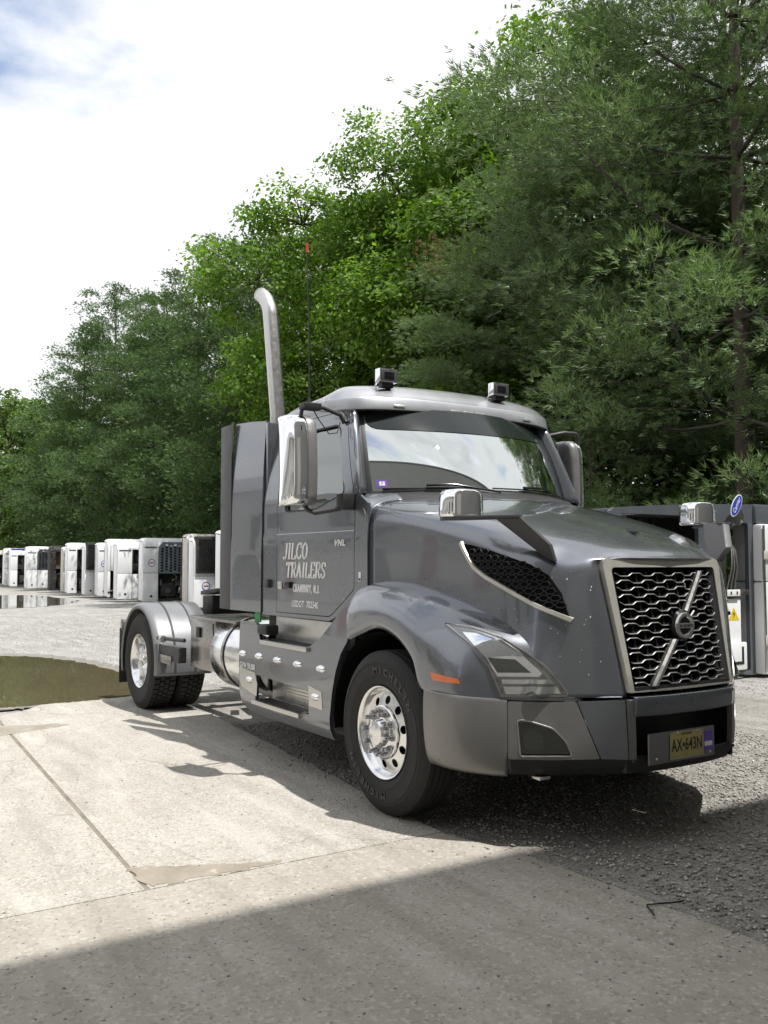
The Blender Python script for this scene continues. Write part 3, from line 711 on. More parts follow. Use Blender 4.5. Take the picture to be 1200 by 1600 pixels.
def bmap(inn=0.0, sgn=1):
    def f(s, z, d):
        s = s+S0; i = max(0, min(len(PB)-2, next((j for j in range(len(cum)-1) if cum[j+1] >= s), len(PB)-2)))
        t = (s-cum[i])/(cum[i+1]-cum[i]); p = PB[i]*(1-t)+PB[i+1]*t; n_ = pn(i, PB); pr = .018*max(0, (.62-z)/.2)**2
        return (p[0]+n_[0]*(d-inn-pr), (p[1]+n_[1]*(d-inn-pr))*sgn, z+dz(p[0]))
    return f
side_prof = refine([(.05,.838),(.012,.836),(0,.822),(-.004,.66),(.012,.50),(.045,.415),(.10,.395)])
for sg in (1, -1):
    A = bgrid(PB[:i0+1], side_prof); Z = np.array(A); Z[..., 1] *= sg; shell('bumper_end', [Z], M['satin'], T, .008, 50)
    # front corner piece with fog lamp opening
    f = bmap(sgn=sg)
    s1 = .60; s2 = .655
    FO = [(.054,.728),(.111,.726),(.252,.685),(.323,.61),(.354,.53),(.070,.528)]
    bp_ = panel('bumper_corner', rounded([(.003,.830),(.378,.830),(.506,.512),(.003,.512)], .012), f, M['satin'], T, th=.02, holes=[rounded(FO, .02)], grid=.04)
    fl = panel('fog_lamp', rounded(inset(FO, -.004), .02), lambda u, v, d: f(u, v, d-.016), M['smoke'], T, th=0, grid=.05)
    panel('fog_back', rounded(inset(FO, -.01), .02), lambda u, v, d: f(u, v, d-.05), M['black'], fl, th=0, grid=.06)
    panel('fog_reflector', rounded([(.09,.66),(.19,.66),(.21,.56),(.09,.56)], .03), lambda u, v, d: f(u, v, d-.042), M['stainless'], fl, th=.004, grid=.06)
    mb = MB(); gridmesh(mb, ribbon(rounded(FO, .02), f, .010, .004)); mb.build('fog_bezel', M['brushed'], bp_, smooth=60)
    panel('bumper_cheek', [(.384,.830),(.645,.830),(.660,.505),(.512,.512)], f, P, T, th=.02, grid=.05)
    panel('bumper_strip', [(.650,.832),(.700,.832),(.708,.505),(.665,.505)], lambda u, v, d: f(u, v, d+.006), M['satin'], T, th=.03, grid=.05)
    A = bgrid(PB[i0:], refine([(.012,.518),(.014,.49),(.035,.44),(.08,.415),(.3,.43)])); Z = np.array(A); Z[..., 1] *= sg; shell('bumper_lip', [Z], M['black'], T, .006, 50)
cb = bgrid(plan(-.43, 0), refine([(.05,.850),(.006,.848),(-.012,.838),(-.014,.78),(-.002,.735),(.05,.73)], 3))
cb = np.concatenate([cb, mir(cb)[::-1][1:]], 0); shell('bumper_bar', [cb], P, T, .006, 50)
bx('intake_back', (1.14,-.50,.40), (1.18,.50,.80), M['black'], T, 0)
bx('intake_bottom', (1.10,-.43,.475), (1.36,.43,.492), M['black'], T, .004)
for s_ in (-1, 1): bx('intake_side', (1.10,min(s_*.435,s_*.455),.42), (1.325,max(s_*.435,s_*.455),.82), M['black'], T, 0)
br = bx('plate_bracket', (1.3900,-.36,.462), (1.4020,.19,.632), M['satin'], T, .003)
lp = bx('number_plate', (1.4040,-.195,.478), (1.4075,.085,.626), M['plate'], T, .001)
mb = MB()
for a in ((-.195,.478),):
    mb.box((1.4077,-.195,.622),(1.4087,.085,.628)); mb.box((1.4077,-.195,.476),(1.4087,.085,.482)); mb.box((1.4077,-.197,.476),(1.4087,-.191,.628)); mb.box((1.4077,.081,.476),(1.4087,.087,.628))
mb.build('plate_frame', M['brushed'], lp)
text('AX\u2022643N', .098, lambda u, v, d: (1.4080+d, -.055+u, .548+v), 'plate_letters', M['plateletter'], lp, .001, xs=.66, bold=.001)
text('NEW JERSEY', .016, lambda u, v, d: (1.4080+d, -.055+u, .611+v), 'plate_letters', M['plateletter'], lp, .001)
st_ = bx('purple_sticker', (1.4030,.095,.498), (1.4045,.172,.606), M['purple'], T, 0)
bx('sticker_band', (1.4047,.100,.522), (1.4052,.167,.548), M['letter'], st_, 0)
for y, z in ((-.30,.49),(.15,.485),(-.13,.617),(.03,.617)): MB().lathe([(.0,.004),(.006,.003),(.008,0)], (1.4085 if z > .6 else 1.4020, y, z), 'x', 10).build('screw', M['brushed'], br, smooth=40)
for y in (-.8,-.55,-.3): bx('tow_pin', (.98,y-.04,.372),(1.05,y+.04,.39), M['brushed'], T, .004)

# ---- windshield
def wsB(s): return Vector((-.165-.43*abs(s)**2.1, .925*s, 2.075-.008*s*s))
def wsT(s): return Vector((-.64-.22*abs(s)**2.2, .845*s, 2.725-.02*s*s))
def ws(u, v, d):
    p = wsB(u).lerp(wsT(u), v); b = .03*math.sin(math.pi*v)
    e = .01; du = (wsB(u+e).lerp(wsT(u+e), v)-p); dv = wsT(u)-wsB(u); n_ = du.cross(dv).normalized()
    if n_.x < 0: n_ = -n_
    return tuple(p+n_*(d+b))
wo_ = panel('windshield', rounded([(-1,0),(1,0),(1,1),(-1,1)], .06), ws, M['glass'], T, th=0, grid=.05, smooth=80)
mb = MB(); gridmesh(mb, np.array([[tuple(q) for q in (Vector(ws(u*k, v, -.004)), Vector(ws(u, v, .004)), Vector(ws(u*1.02, v, .004)))] for u, v, k in [(-1, t, .975) for t in np.linspace(0, 1, 20)]])); gridmesh(mb, np.array([[ws(1*.975, t, -.004), ws(1, t, .004), ws(1.02, t, .004)] for t in np.linspace(0, 1, 20)]))
gridmesh(mb, np.array([[ws(u, -.03, .004), ws(u, 0, .006), ws(u, .022, .001)] for u in np.linspace(-1, 1, 40)])); mb.build('windshield_seal', M['black'], wo_, smooth=60)
panel('visor_reflection_band', rounded([(-.975,.745),(.975,.745),(.985,1.0),(-.985,1.0)], [.14,.14,.01,.01]), lambda u, v, d: ws(u, v-.06*(1-u*u)*(1-v)/.25, .004), M['glass_tone'], wo_, th=0, grid=.05, smooth=80)  # painted band imitating the visor underside mirrored in the upper glass
# cowl
mb = MB(); gridmesh(mb, np.array([[tuple(wsB(u)+Vector((.012, 0, -.002))), tuple(wsB(u)+Vector((.13-.04*u*u, 0, -.035))), tuple(wsB(u)+Vector((.24-.12*u*u, -.0, -.10)))] for u in np.linspace(-1.02, 1.02, 40)])); mb.build('cowl', M['black'], T, smooth=60)
# stickers on the glass
sk = panel('window_sticker', [(-.958,.052),(-.895,.052),(-.895,.135),(-.958,.135)], lambda u, v, d: ws(u, v, .004), M['purple'], wo_, th=0)
panel('sticker_square', [(-.943,.072),(-.910,.072),(-.910,.117),(-.943,.117)], lambda u, v, d: ws(u, v, .006), M['badgewhite'], sk, th=0)
text('7', .026, lambda u, v, d: ws(-.9265+u, .093+v*1.4, .008), 'sticker_number', M['plateletter'], sk, .001)
panel('window_sticker', [(-.30,.015),(-.215,.015),(-.215,.085),(-.30,.085)], lambda u, v, d: ws(u, v, -.006), M['clear'], wo_, th=0)
# wipers
for a, b, el in (((-.93,.035),(-.30,.025),(-.66,.06)), ((-.17,.03),(.62,.035),(.13,.05))):
    mb = MB(); mb.tube([ws(a[0]+(b[0]-a[0])*t, a[1]+(b[1]-a[1])*t, .016) for t in np.linspace(0, 1, 12)], .006, 6)
    wp = mb.build('wiper', M['black'], T, smooth=60)
    MB().tube([ws(el[0]+.0, el[1]-.01, .03), ws((el[0]+b[0])/2, .045, .04), ws(b[0]+.18, -.02, .03)], [.011, .009, .008], 6).build('wiper_arm', M['gloss_black'], wp, smooth=60)
# ---- cab sides
def sY(x, z):
    y = 1.043+.062*max(0, min(1, (-.43-x)/1.56)); 
    if z > 2.0: y -= .155*((z-2.0)/.85)**1.6
    if z < 1.8: y += .006*min(1, (1.8-z)/.02)
    return y
def sf(sgn, off=0): return lambda x, z, d: (x, sgn*(sY(x, z)+d+off), z)
DO = [(-1.755,2.705),(-.955,2.705),(-.855,2.645),(-.600,2.035),(-.600,1.385),(-.925,1.178),(-1.755,1.178)]
DI = inset(DO, .007)
WI = [(-1.63,2.60),(-.985,2.60),(-.925,2.565),(-.745,2.075),(-1.15,1.975),(-1.63,1.975)]
for sg in (-1, 1):
    cs = panel('cab_side', [(-1.995,1.15),(-.94,1.15),(-.52,1.30),(-.438,1.38),(-.438,1.985),(-.56,2.06),(-.835,2.69),(-.93,2.745),(-1.995,2.745)], sf(sg), P, T, th=.02, holes=[rounded(DO, [.05,.03,.08,.08,.04,.04,.02])], grid=.05)
    dr = panel('door', rounded(DI, [.05,.03,.08,.08,.04,.04,.02]), sf(sg), P, T, th=.03, holes=[rounded(WI, .05)], grid=.05)
    panel('window_pane', rounded(inset(WI, -.012), .05), sf(sg, -.022), M['sideglass'], dr, th=0, grid=.08, smooth=80)
    mb = MB(); gridmesh(mb, ribbon(rounded(inset(WI, .0), .05), sf(sg, -.010), .018, .012)); mb.build('window_seal', M['black'], dr, smooth=60)
    mb = MB(); gridmesh(mb, ribbon(rounded(inset(DO, .0035), .05), sf(sg, -.022), .03, .002)); mb.build('door_seal', M['black'], cs)
    hp = bx('handle_plate', (-1.70, sg*1.085 if sg > 0 else -1.118, 1.365), (-1.625, sg*1.118 if sg > 0 else -1.085, 1.425), M['brushed'], dr, .004)
    bx('door_handle', (-1.615, min(sg*1.085, sg*1.116), 1.375), (-1.50, max(sg*1.085, sg*1.116), 1.425), M['gloss_black'], dr, .006)
    bx('side_camera', (-1.94, min(sg*1.09, sg*1.135), 1.37), (-1.85, max(sg*1.09, sg*1.135), 1.44), M['grey_plastic'], T, .012)
    MB().add([sf(sg)(x, z, .002) for x, z in ((-1.99,1.797),(-.61,1.797),(-.61,1.803),(-1.99,1.803))], [(0, 1, 2, 3)]).build('crease_line', M['silver'], cs)
    # A pillar
    A = []
    for t in np.linspace(0, 1, 14):
        g = Vector(ws(-1.015, t, 0)); g.y *= -sg if False else 1
        x1 = -.535+(-.80+.535)*t; z1 = 2.055+(2.70-2.055)*t; o_ = Vector((x1, -sY(x1, z1), z1)); o2 = Vector((x1-.05, -sY(x1-.05, z1), z1))
        mid = (g+o_)/2+Vector((.030, -.022, .0)); r_ = [g, g.lerp(mid, .6)+Vector((.008, 0, 0)), mid, o_, o2]
        A.append([(p.x, p.y*(-sg), p.z) for p in r_])
    A = np.array(A); A = np.swapaxes(herm(np.swapaxes(A, 0, 1), 3, (3,)), 0, 1)
    shell('a_pillar', [A], P, T, .008, 60)
    # fillet between cowl side and pillar foot
    A = []
    for (a, b), k_ in ((((-.355,-.80,2.008), (-.495,-.82,2.07)), 0), (((-.418,-.925,1.987), (-.597,-.925,2.068)), 0), (((-.428,-1.018,1.922), (-.585,-.995,2.062)), 1), (((-.434,-1.042,1.83), (-.552,-1.045,1.99)), 1)):
        a, b = Vector(a), Vector(b); mid = (a+b)/2+Vector((.012, -.010*k_, .012)); A.append([(p.x, -sg*-p.y if sg > 0 else p.y, p.z) for p in (a, mid, b)])
    A = [[(x, -y if sg > 0 else y, z) if False else (x, (abs(y) if sg > 0 else -abs(y)), z) for x, y, z in r_] for r_ in A]
    shell('cowl_corner', [loft(A, 5, 4)], P, T, .006, 60)
    # extender fairing behind the cab
    ef = panel('side_extender', [(-2.005,1.165),(-2.005,2.755),(-2.28,2.785),(-2.575,2.80),(-2.575,1.165)], lambda x, z, d: (x, sg*(sY(x, z if z < 2 else 2.0+(z-2)*.45)+.012+d+(-2.0-x)*.05), z), P, T, th=.03, grid=.15)
    A = sg*(sY(-2.57, 1.5)+.04)
    MB().prism([(-2.578, A-.0*sg, 1.165), (-2.85, A-.012*sg, 1.165), (-2.85, A-.012*sg, 2.80), (-2.578, A-.0*sg, 2.80)], (0, -sg*.02, 0)).build('extender_flap', M['grey_plastic'], T, bev=.004)
    # small round things: door badge, cab sticker
sr = sf(-1)
serif('JILCO', .118, .95, lambda u, v, d: sr(-1.645+u, 1.605+v, d), 'door_lettering', M['letter'], T, .020, shear=.15)
serif('TRAILERS', .112, .93, lambda u, v, d: sr(-1.595+u, 1.462+v, d), 'door_lettering', M['letter'], T, .019, shear=.15)
serif('CRANBURY, N.J.', .056, .78, lambda u, v, d: sr(-1.475+u, 1.350+v, d), 'door_lettering', M['letter'], T, .0115, shear=.02)
text('USDOT  702540', .070, lambda u, v, d: sr(-1.50+u, 1.255+v, .001+d), 'door_lettering', M['letter'], T, .001, align='LEFT', shear=.1, space=1.06, xs=.80, bold=.0018)
text('VNL', .062, lambda u, v, d: sr(-.87+u, 1.715+v, .001+d), 'model_badge', M['badgewhite'], T, .004, align='LEFT', shear=.25, xs=1.2, bold=.0025, space=1.15)
sk = MB().add([sr(x, z, .002) for x, z in ((-.545,1.445),(-.515,1.445),(-.515,1.51),(-.545,1.51))], [(0, 1, 2, 3)]).build('side_sticker', M['badgewhite'], T)
MB().add([sr(x, z, .0035) for x, z in ((-.541,1.45),(-.519,1.45),(-.519,1.466),(-.541,1.466))], [(0, 1, 2, 3)]).build('sticker_band', M['plateletter'], sk)
# ---- roof, back wall, inner cab
RS = []
for x, zt, k in [(-2.0,2.745,0),(-1.99,2.81,.35),(-1.90,2.90,.8),(-1.70,2.935,1),(-1.35,2.945,1),(-1.0,2.915,1),(-.80,2.85,1)]:
    e = (zt-2.70)
    w0 = sY(x, 2.72)
    RS.append([(x,0,zt),(x,-.45,zt-.006),(x,-.76,2.70+e*.90),(x,-w0+.07,2.70+e*.66),(x,-w0+.008,2.70+e*.30),(x,-w0-.001,2.70)])
RA = loft(RS, 4, 4); RR = np.concatenate([mir(RA)[:, ::-1], RA[:, 1:]], 1)
shell('roof', [RR], P, T, .01, 60)
bx('cab_back', (-2.0,-1.09,1.16), (-1.96,1.09,2.74), P, T, .01)
bx('cab_floor', (-1.96,-1.05,1.14), (-.46,1.05,1.22), M['black'], T, 0)
ci = bx('headliner', (-1.95,-.85,2.66), (-.95,.85,2.70), M['interior'], T, .01)
panel('dashboard', rounded([(-1.0,1.3),(-1.0,1.88),(-.86,1.97),(-.42,2.00),(-.33,1.9),(-.33,1.3)], .04), lambda x, z, d: (x, -.93-d, z), M['interior'], T, th=1.86, grid=.3, smooth=30)
for y in (-.5, .5):
    se = empty('seat', (-1.45, y, 1.3), parent=T)
    bx('seat_base', (-.28,-.27,-.08), (.28,.27,.16), M['seat'], se, .05); bx('seat_back', (-.34,-.26,.12), (-.20,.26,.85), M['seat'], se, .05); bx('headrest', (-.33,-.14,.88), (-.24,.14,1.08), M['seat'], se, .04)
sw = MB(); vs_ = []
for k in range(33):
    a = 2*math.pi*k/32; c_ = Vector((-1.06, .5, 1.98)); u_ = Vector((.5, 0, .87)).normalized(); vs_.append(c_+Vector((0, 1, 0))*math.cos(a)*.22+u_*math.sin(a)*.22)
sw.tube(vs_, .014, 8, cap=False); sw.tube([(-1.06,.29,1.98),(-1.06,.71,1.98)], .012, 6); sw.tube([(-1.06,.5,1.98),(-.86,.5,1.82)], .03, 8); sw.build('steering_wheel', M['black'], T, smooth=60)
gp = MB().lathe([(0,.006),(.045,.004),(.05,-.004),(0,-.006)], (-.60,.05,2.15), 'x', 24).build('dash_clock', M['chrome'], T, smooth=40); MB().tube([(-.62,.05,2.1),(-.66,.0,1.99)], .006, 6).build('clock_stem', M['black'], gp)

# ---- sun visor over the windshield
VS = []
for y, xb, zb, xt, zt, xr, zr in [(0,-.665,2.712,-.69,2.80,-.90,2.925),(.35,-.67,2.710,-.695,2.80,-.91,2.922),(.65,-.695,2.705,-.72,2.797,-.94,2.914),(.87,-.755,2.700,-.775,2.79,-.98,2.902),(.985,-.845,2.697,-.86,2.782,-1.03,2.886),(1.05,-.965,2.702,-.975,2.778,-1.07,2.852),(1.063,-1.12,2.735,-1.12,2.782,-1.15,2.825)]:
    VS.append([(xb-.09,-y*.985,zb-.004),(xb-.008,-y,zb-.006),(xb+.004,-y,zb+.010),(xt+.006,-y,zt-.010),(xt-.012,-y*.995,zt+.010),((xt+xr)/2+.01,-y*.965,(zt+zr)/2+.022),(xr,-y*.925,zr+.010),(xr-.14,-y*.89,zr+.015)])
VA = loft(VS, 6, 4); VV = np.concatenate([mir(VA)[::-1], VA[1:]], 0)
vz = shell('sun_visor', [VV], M['silver'], T, .008, 50)
BVV = bvh_of([VV])
for y in (-.62,-.12,.0,.12,.62):
    mb = MB()
    q = []
    for a, b in ((y-.045,2.722),(y+.045,2.722),(y+.045,2.742),(y-.045,2.742)):
        h_ = BVV.ray_cast(Vector((3,a,b)), Vector((-1,0,0))); q.append(h_[0]+Vector((.002,0,0)))
    mb.prism(q, (.006,0,0)).build('visor_lamp', M['brushed'], vz, bev=.002)
for z in (2.775,2.80):
    for sg in (1,-1):
        h_ = BVV.ray_cast(Vector((-1.04,3*sg,z)), Vector((0,-sg,0)))
        if h_[0]: MB().lathe([(0,.006*sg),(.007,.005*sg),(.010,0)], tuple(h_[0]), 'y', 10).build('visor_bolt', M['chrome'], vz, smooth=40)
# roof work lamps
for y, x, z in ((-.66,-.77,2.918),(.39,-.73,2.915)):
    b_ = bx('roof_lamp', (x-.07,y-.08,z+.0), (x,y+.08,z+.105), M['chrome'], T, .008)
    bx('lamp_face', (x+.001,y-.068,z+.012), (x+.006,y+.068,z+.093), M['grey_plastic'], b_, .003); bx('lamp_glass', (x+.006,y-.042,z+.028), (x+.010,y+.042,z+.078), M['gloss_black'], b_, .002)
    MB().box((x-.065,y-.05,z-.035),(x-.015,y+.05,z+.004)).build('lamp_foot', M['black'], b_); MB().tube([(x-.07,y-.05,z+.03),(x-.16,y-.02,z-.0),(x-.22,y,z-.05)], .006, 6).build('lamp_wire', M['chrome'], b_, smooth=60)
# ---- door mirrors
for sg in (-1, 1):
    mi_ = empty('door_mirror', (0,0,0), parent=T)
    def mp_(pl, zz, sc_=1): return [(a if sg < 0 else -.86+(a+.86)*.7, sg*(b if sg < 0 else 1.27+(b-1.36)*.75), zz) for a, b in pl]
    # plan outlines outer-back -> front -> inner-back at several heights
    kf = .75 if sg > 0 else 1.0; KY = lambda y: y if sg < 0 else 1.27+(y-1.36)*.75
    base = [(-.985,1.46),(-.90,1.472),(-.785,1.468),(-.738,1.43),(-.726,1.36)]
    inner = [(-.728,1.36),(-.722,1.325),(-.735,1.285),(-.80,1.262),(-.965,1.255)]
    def lev(pl, k, dx): cx0, cy0 = -.86, 1.36; return [(cx0+(a-cx0)*k-dx, cy0+(b-cy0)*k) for a, b in pl]
    levels = [(1.975,.80,.06),(1.985,.93,.02),(2.02,1,0),(2.15,1,-.01),(2.30,1,-.008),(2.48,1,.0),(2.575,.97,.025),(2.615,.86,.075),(2.625,.70,.10)]
    o1 = shell('chrome_shell', [loft([mp_(lev(base, k, dx), z) for z, k, dx in levels], 4, 4, (2, 5))], M['chrome'], mi_, .004, 60)
    o2 = shell('mirror_housing', [loft([mp_(lev(inner, k, dx), z) for z, k, dx in levels], 4, 4, (2, 5))], M['mirrorgrey'], mi_, .004, 60)
    gxm = -.975 if sg < 0 else -.945
    bx('mirror_glass', (gxm, min(sg*KY(1.265), sg*KY(1.45)), 2.0), (gxm+.02, max(sg*KY(1.265), sg*KY(1.45)), 2.58), M['chrome'], mi_, .006)
    MB().box((-.93, min(sg*KY(1.28), sg*KY(1.43)), 1.985), (-.82, max(sg*KY(1.28), sg*KY(1.43)), 1.99)).build('mirror_cap', M['black'], mi_)
    MB().tube([(-.84,sg*1.33,1.985),(-.82,sg*1.31,1.945),(-.79,sg*1.27,1.925),(-.67,sg*1.13,1.955)], .017, 8).build('lower_arm', M['grey_plastic'], mi_, smooth=60)
    bx('arm_bracket', (-.70, min(sg*1.03, sg*1.15), 1.945), (-.60, max(sg*1.03, sg*1.15), 2.06), M['black'], mi_, .012)
    MB().tube([(-.86,sg*1.35,2.60),(-.85,sg*1.345,2.665),(-.83,sg*1.30,2.69),(-.84,sg*1.18,2.69),(-.87,sg*1.02,2.655),(-.88,sg*.98,2.60)], .016, 8).build('upper_arm', M['grey_plastic'], mi_, smooth=60)
# antenna with its clamp
an = MB().tube([(-.82,-1.30,2.66),(-.82,-1.30,2.74)], [.016,.010], 8).build('antenna', M['grey_plastic'], T, smooth=60)
bx('antenna_clamp', (-.87,-1.36,2.66), (-.78,-1.22,2.71), M['black'], an, .01); MB().tube([(-.82,-1.30,2.72),(-.822,-1.305,3.3),(-.83,-1.32,3.84)], [.0065,.0055,.004], 6).build('whip', M['black'], an, smooth=60)
MB().tube([(-.829,-1.319,3.80),(-.83,-1.32,3.87)], .008, 8).build('antenna_tip', M['red'], an)
MB().tube([(-.83,-1.28,2.69),(-.80,-1.24,2.60),(-.82,-1.14,2.5),(-.86,-1.05,2.52),(-.87,-1.02,2.60)], .004, 6).build('antenna_cable', M['black'], an, smooth=60)
# ---- hood mirrors
for sg in (-1, 1):
    hm = empty('hood_mirror', (0,0,0), parent=T)
    def hp_(z, k, dx=0): return [(.66+(a)*k+dx, sg*(1.05+b*k), z) for a, b in [(-.10,.115),(-.02,.125),(.045,.10),(.07,.05),(.075,0),(.07,-.05),(.045,-.10),(-.02,-.12),(-.10,-.11)]]
    shell('chrome_shell', [loft([hp_(1.838,.93), hp_(1.85,1), hp_(1.90,1), hp_(1.965,.97), hp_(1.995,.85), hp_(2.002,.6)], 4, 4)], M['chrome'], hm, .004, 60)
    bx('mirror_glass', (.555, min(sg*.95, sg*1.15), 1.85), (.575, max(sg*.95, sg*1.15), 1.985), M['chrome'], hm, .006)
    arm = [(.52,1.13),(.60,1.17),(.70,1.155),(.93,.985),(1.00,.93),(.96,.87),(.88,.90),(.60,1.03)]
    MB().prism([(a, sg*b, 1.822) for a, b in arm], (0,0,.022)).build('mirror_arm', M['grey_plastic'], hm, bev=.006)
    MB().prism([(.80, sg*.96, 1.84), (.985, sg*.925, 1.838), (1.10, sg*.80, 1.675), (1.07, sg*.735, 1.58), (1.00, sg*.735, 1.60)], (-.02, -sg*.045, .0)).build('mirror_fin', M['grey_plastic'], hm, bev=.006)
# ---- exhaust stack
pth = [(-2.40,-.77,1.1),(-2.42,-.78,2.9),(-2.50,-.82,3.80)]
A0 = Vector(pth[-1]); pth += [tuple(A0+Vector(v)) for v in ((-.010,-.002,.06),(-.036,-.006,.118),(-.076,-.011,.168),(-.122,-.017,.205),(-.165,-.022,.232))]
es = MB().tube(pth, [.068]*len(pth), 28, cap=False).build('exhaust_stack', M['brushed'], T, smooth=60); md = es.modifiers.new('t', 'SOLIDIFY'); md.thickness = .004
# ---- chassis
bx('frame_rail', (-5.75,-.46,.72), (1.0,-.38,1.0), M['frame'], T, .006); bx('frame_rail', (-5.75,.38,.72), (1.0,.46,1.0), M['frame'], T, .006)
for x in (-5.6,-4.4,-3.2,-2.3,.9): bx('cross_member', (x,-.38,.76), (x+.1,.38,.96), M['frame'], T, .004)
bx('belly_pan', (-2.2,-.70,.60), (.85,.70,.78), M['frame'], T, .05)
MB().tube([(0,-1.0,.50),(0,1.0,.50)], .06, 12).build('front_axle', M['frame'], T, smooth=40)
MB().tube([(-4.95,-1.0,.51),(-4.95,1.0,.51)], .10, 16).build('rear_axle', M['frame'], T, smooth=40)
MB().lathe([(.0,-.2),(.16,-.16),(.2,0),(.16,.16),(0,.2)], (-4.95,0,.51), 'x', 24).build('differential', M['frame'], T, smooth=50)
bx('catwalk', (-3.35,-.62,1.02), (-2.2,.62,1.06), M['stainless'], T, .006)
fwp = MB().prism([(-5.25,-.40,1.20),(-4.55,-.48,1.25),(-4.45,.0,1.25),(-4.55,.48,1.25),(-5.25,.40,1.20),(-5.2,.08,1.20),(-4.8,.03,1.22),(-4.8,-.03,1.22),(-5.2,-.08,1.20)], (0,0,.045)).build('fifth_wheel', M['frame'], T, bev=.008)
bx('fifth_wheel_stand', (-5.05,-.45,1.0), (-4.75,.45,1.20), M['frame'], fwp, .01)
rq = random.Random(9)
for k in range(14):
    x, y = rq.uniform(-4.3,-3.0), rq.uniform(-.3,.75); a = rq.uniform(-.8,.8); l_ = rq.uniform(.12,.35); w_ = rq.uniform(.03,.08)
    o = bx('scrap_board', (-l_,-w_,0), (l_,w_,.02), M['rust'] if k % 3 else M['offwhite'], T, .002); o.location = (x,y,1.06+.012*k % .08); o.rotation_euler = (rq.uniform(-.1,.1), rq.uniform(-.15,.15), a)
MB().prism([(-4.0,-.05,1.08),(-3.5,-.15,1.12),(-3.1,0,1.26),(-3.25,.35,1.30),(-3.9,.3,1.2)], (0,0,.05)).build('folded_tarp', M['black'], T, bev=.02)
MB().tube([(-2.02,-.2,2.1),(-2.3,-.2,1.9),(-2.6,-.1,1.5),(-3.2,0,1.2),(-3.8,.1,1.22)], .015, 8).build('air_line', M['blue'], T, smooth=60)
MB().tube([(-2.02,.1,2.1),(-2.35,.1,1.8),(-2.7,.15,1.4),(-3.3,.2,1.22),(-3.9,.2,1.24)], .015, 8).build('air_line', M['redtrim'], T, smooth=60)
# wheels
def circ(r, n, c=(0, 0), a0=0): return [(c[0]+r*math.cos(a0+2*math.pi*k/n), c[1]+r*math.sin(a0+2*math.pi*k/n)) for k in range(n)]
def tyre(parent, y_out, sg, x, drive=False, wd=.275):
    W = wd; r0 = .51; pr = [(.286,.022),(.30,.008),(.335,-.004),(.40,-.012),(.445,-.010),(.455,-.004),(.478,.006),(.497,.022)]
    gr = []
    if not drive:
        n_ = 4; ys = [.05+.0*k for k in range(n_)]
        g0 = .030; gr = [(.507,.032)]
        for k in range(4):
            c = .07+k*(W-.14)/3; gr += [(.510,c-.007),(.496,c-.004),(.496,c+.004),(.510,c+.007)]
        gr += [(.507,W-.032)]
    else: gr = [(.492,.030),(.492,W-.030)]
    back = [(.497,W-.022),(.478,W-.006),(.40,W+.010),(.30,W-.008),(.286,W-.022)]
    mb = MB(); mb.lathe([(r, (h)*(-sg)) for r, h in pr+gr+back], (x, y_out, .51), 'y', 96)
    if drive:
        nb_ = 52
        for k in range(nb_):
            for j, (h0, h1) in enumerate(((.022,.082),(.092,.134),(.142,.184),(.194,.253))):
                a = 2*math.pi*(k+(.5 if j % 2 else 0))/nb_; da = .047; c = []
                for rr in (.488,.512):
                    for aa in (a-da, a+da):
                        for h in (h0, h1):
                            c.append((x+rr*math.cos(aa), y_out-sg*h, .51+rr*math.sin(aa)))
                mb.add(c, [(0,1,3,2),(4,6,7,5),(0,4,5,1),(2,3,7,6),(0,2,6,4),(1,5,7,3)])
    return mb.build('tyre', M['rubber'], parent, smooth=28)
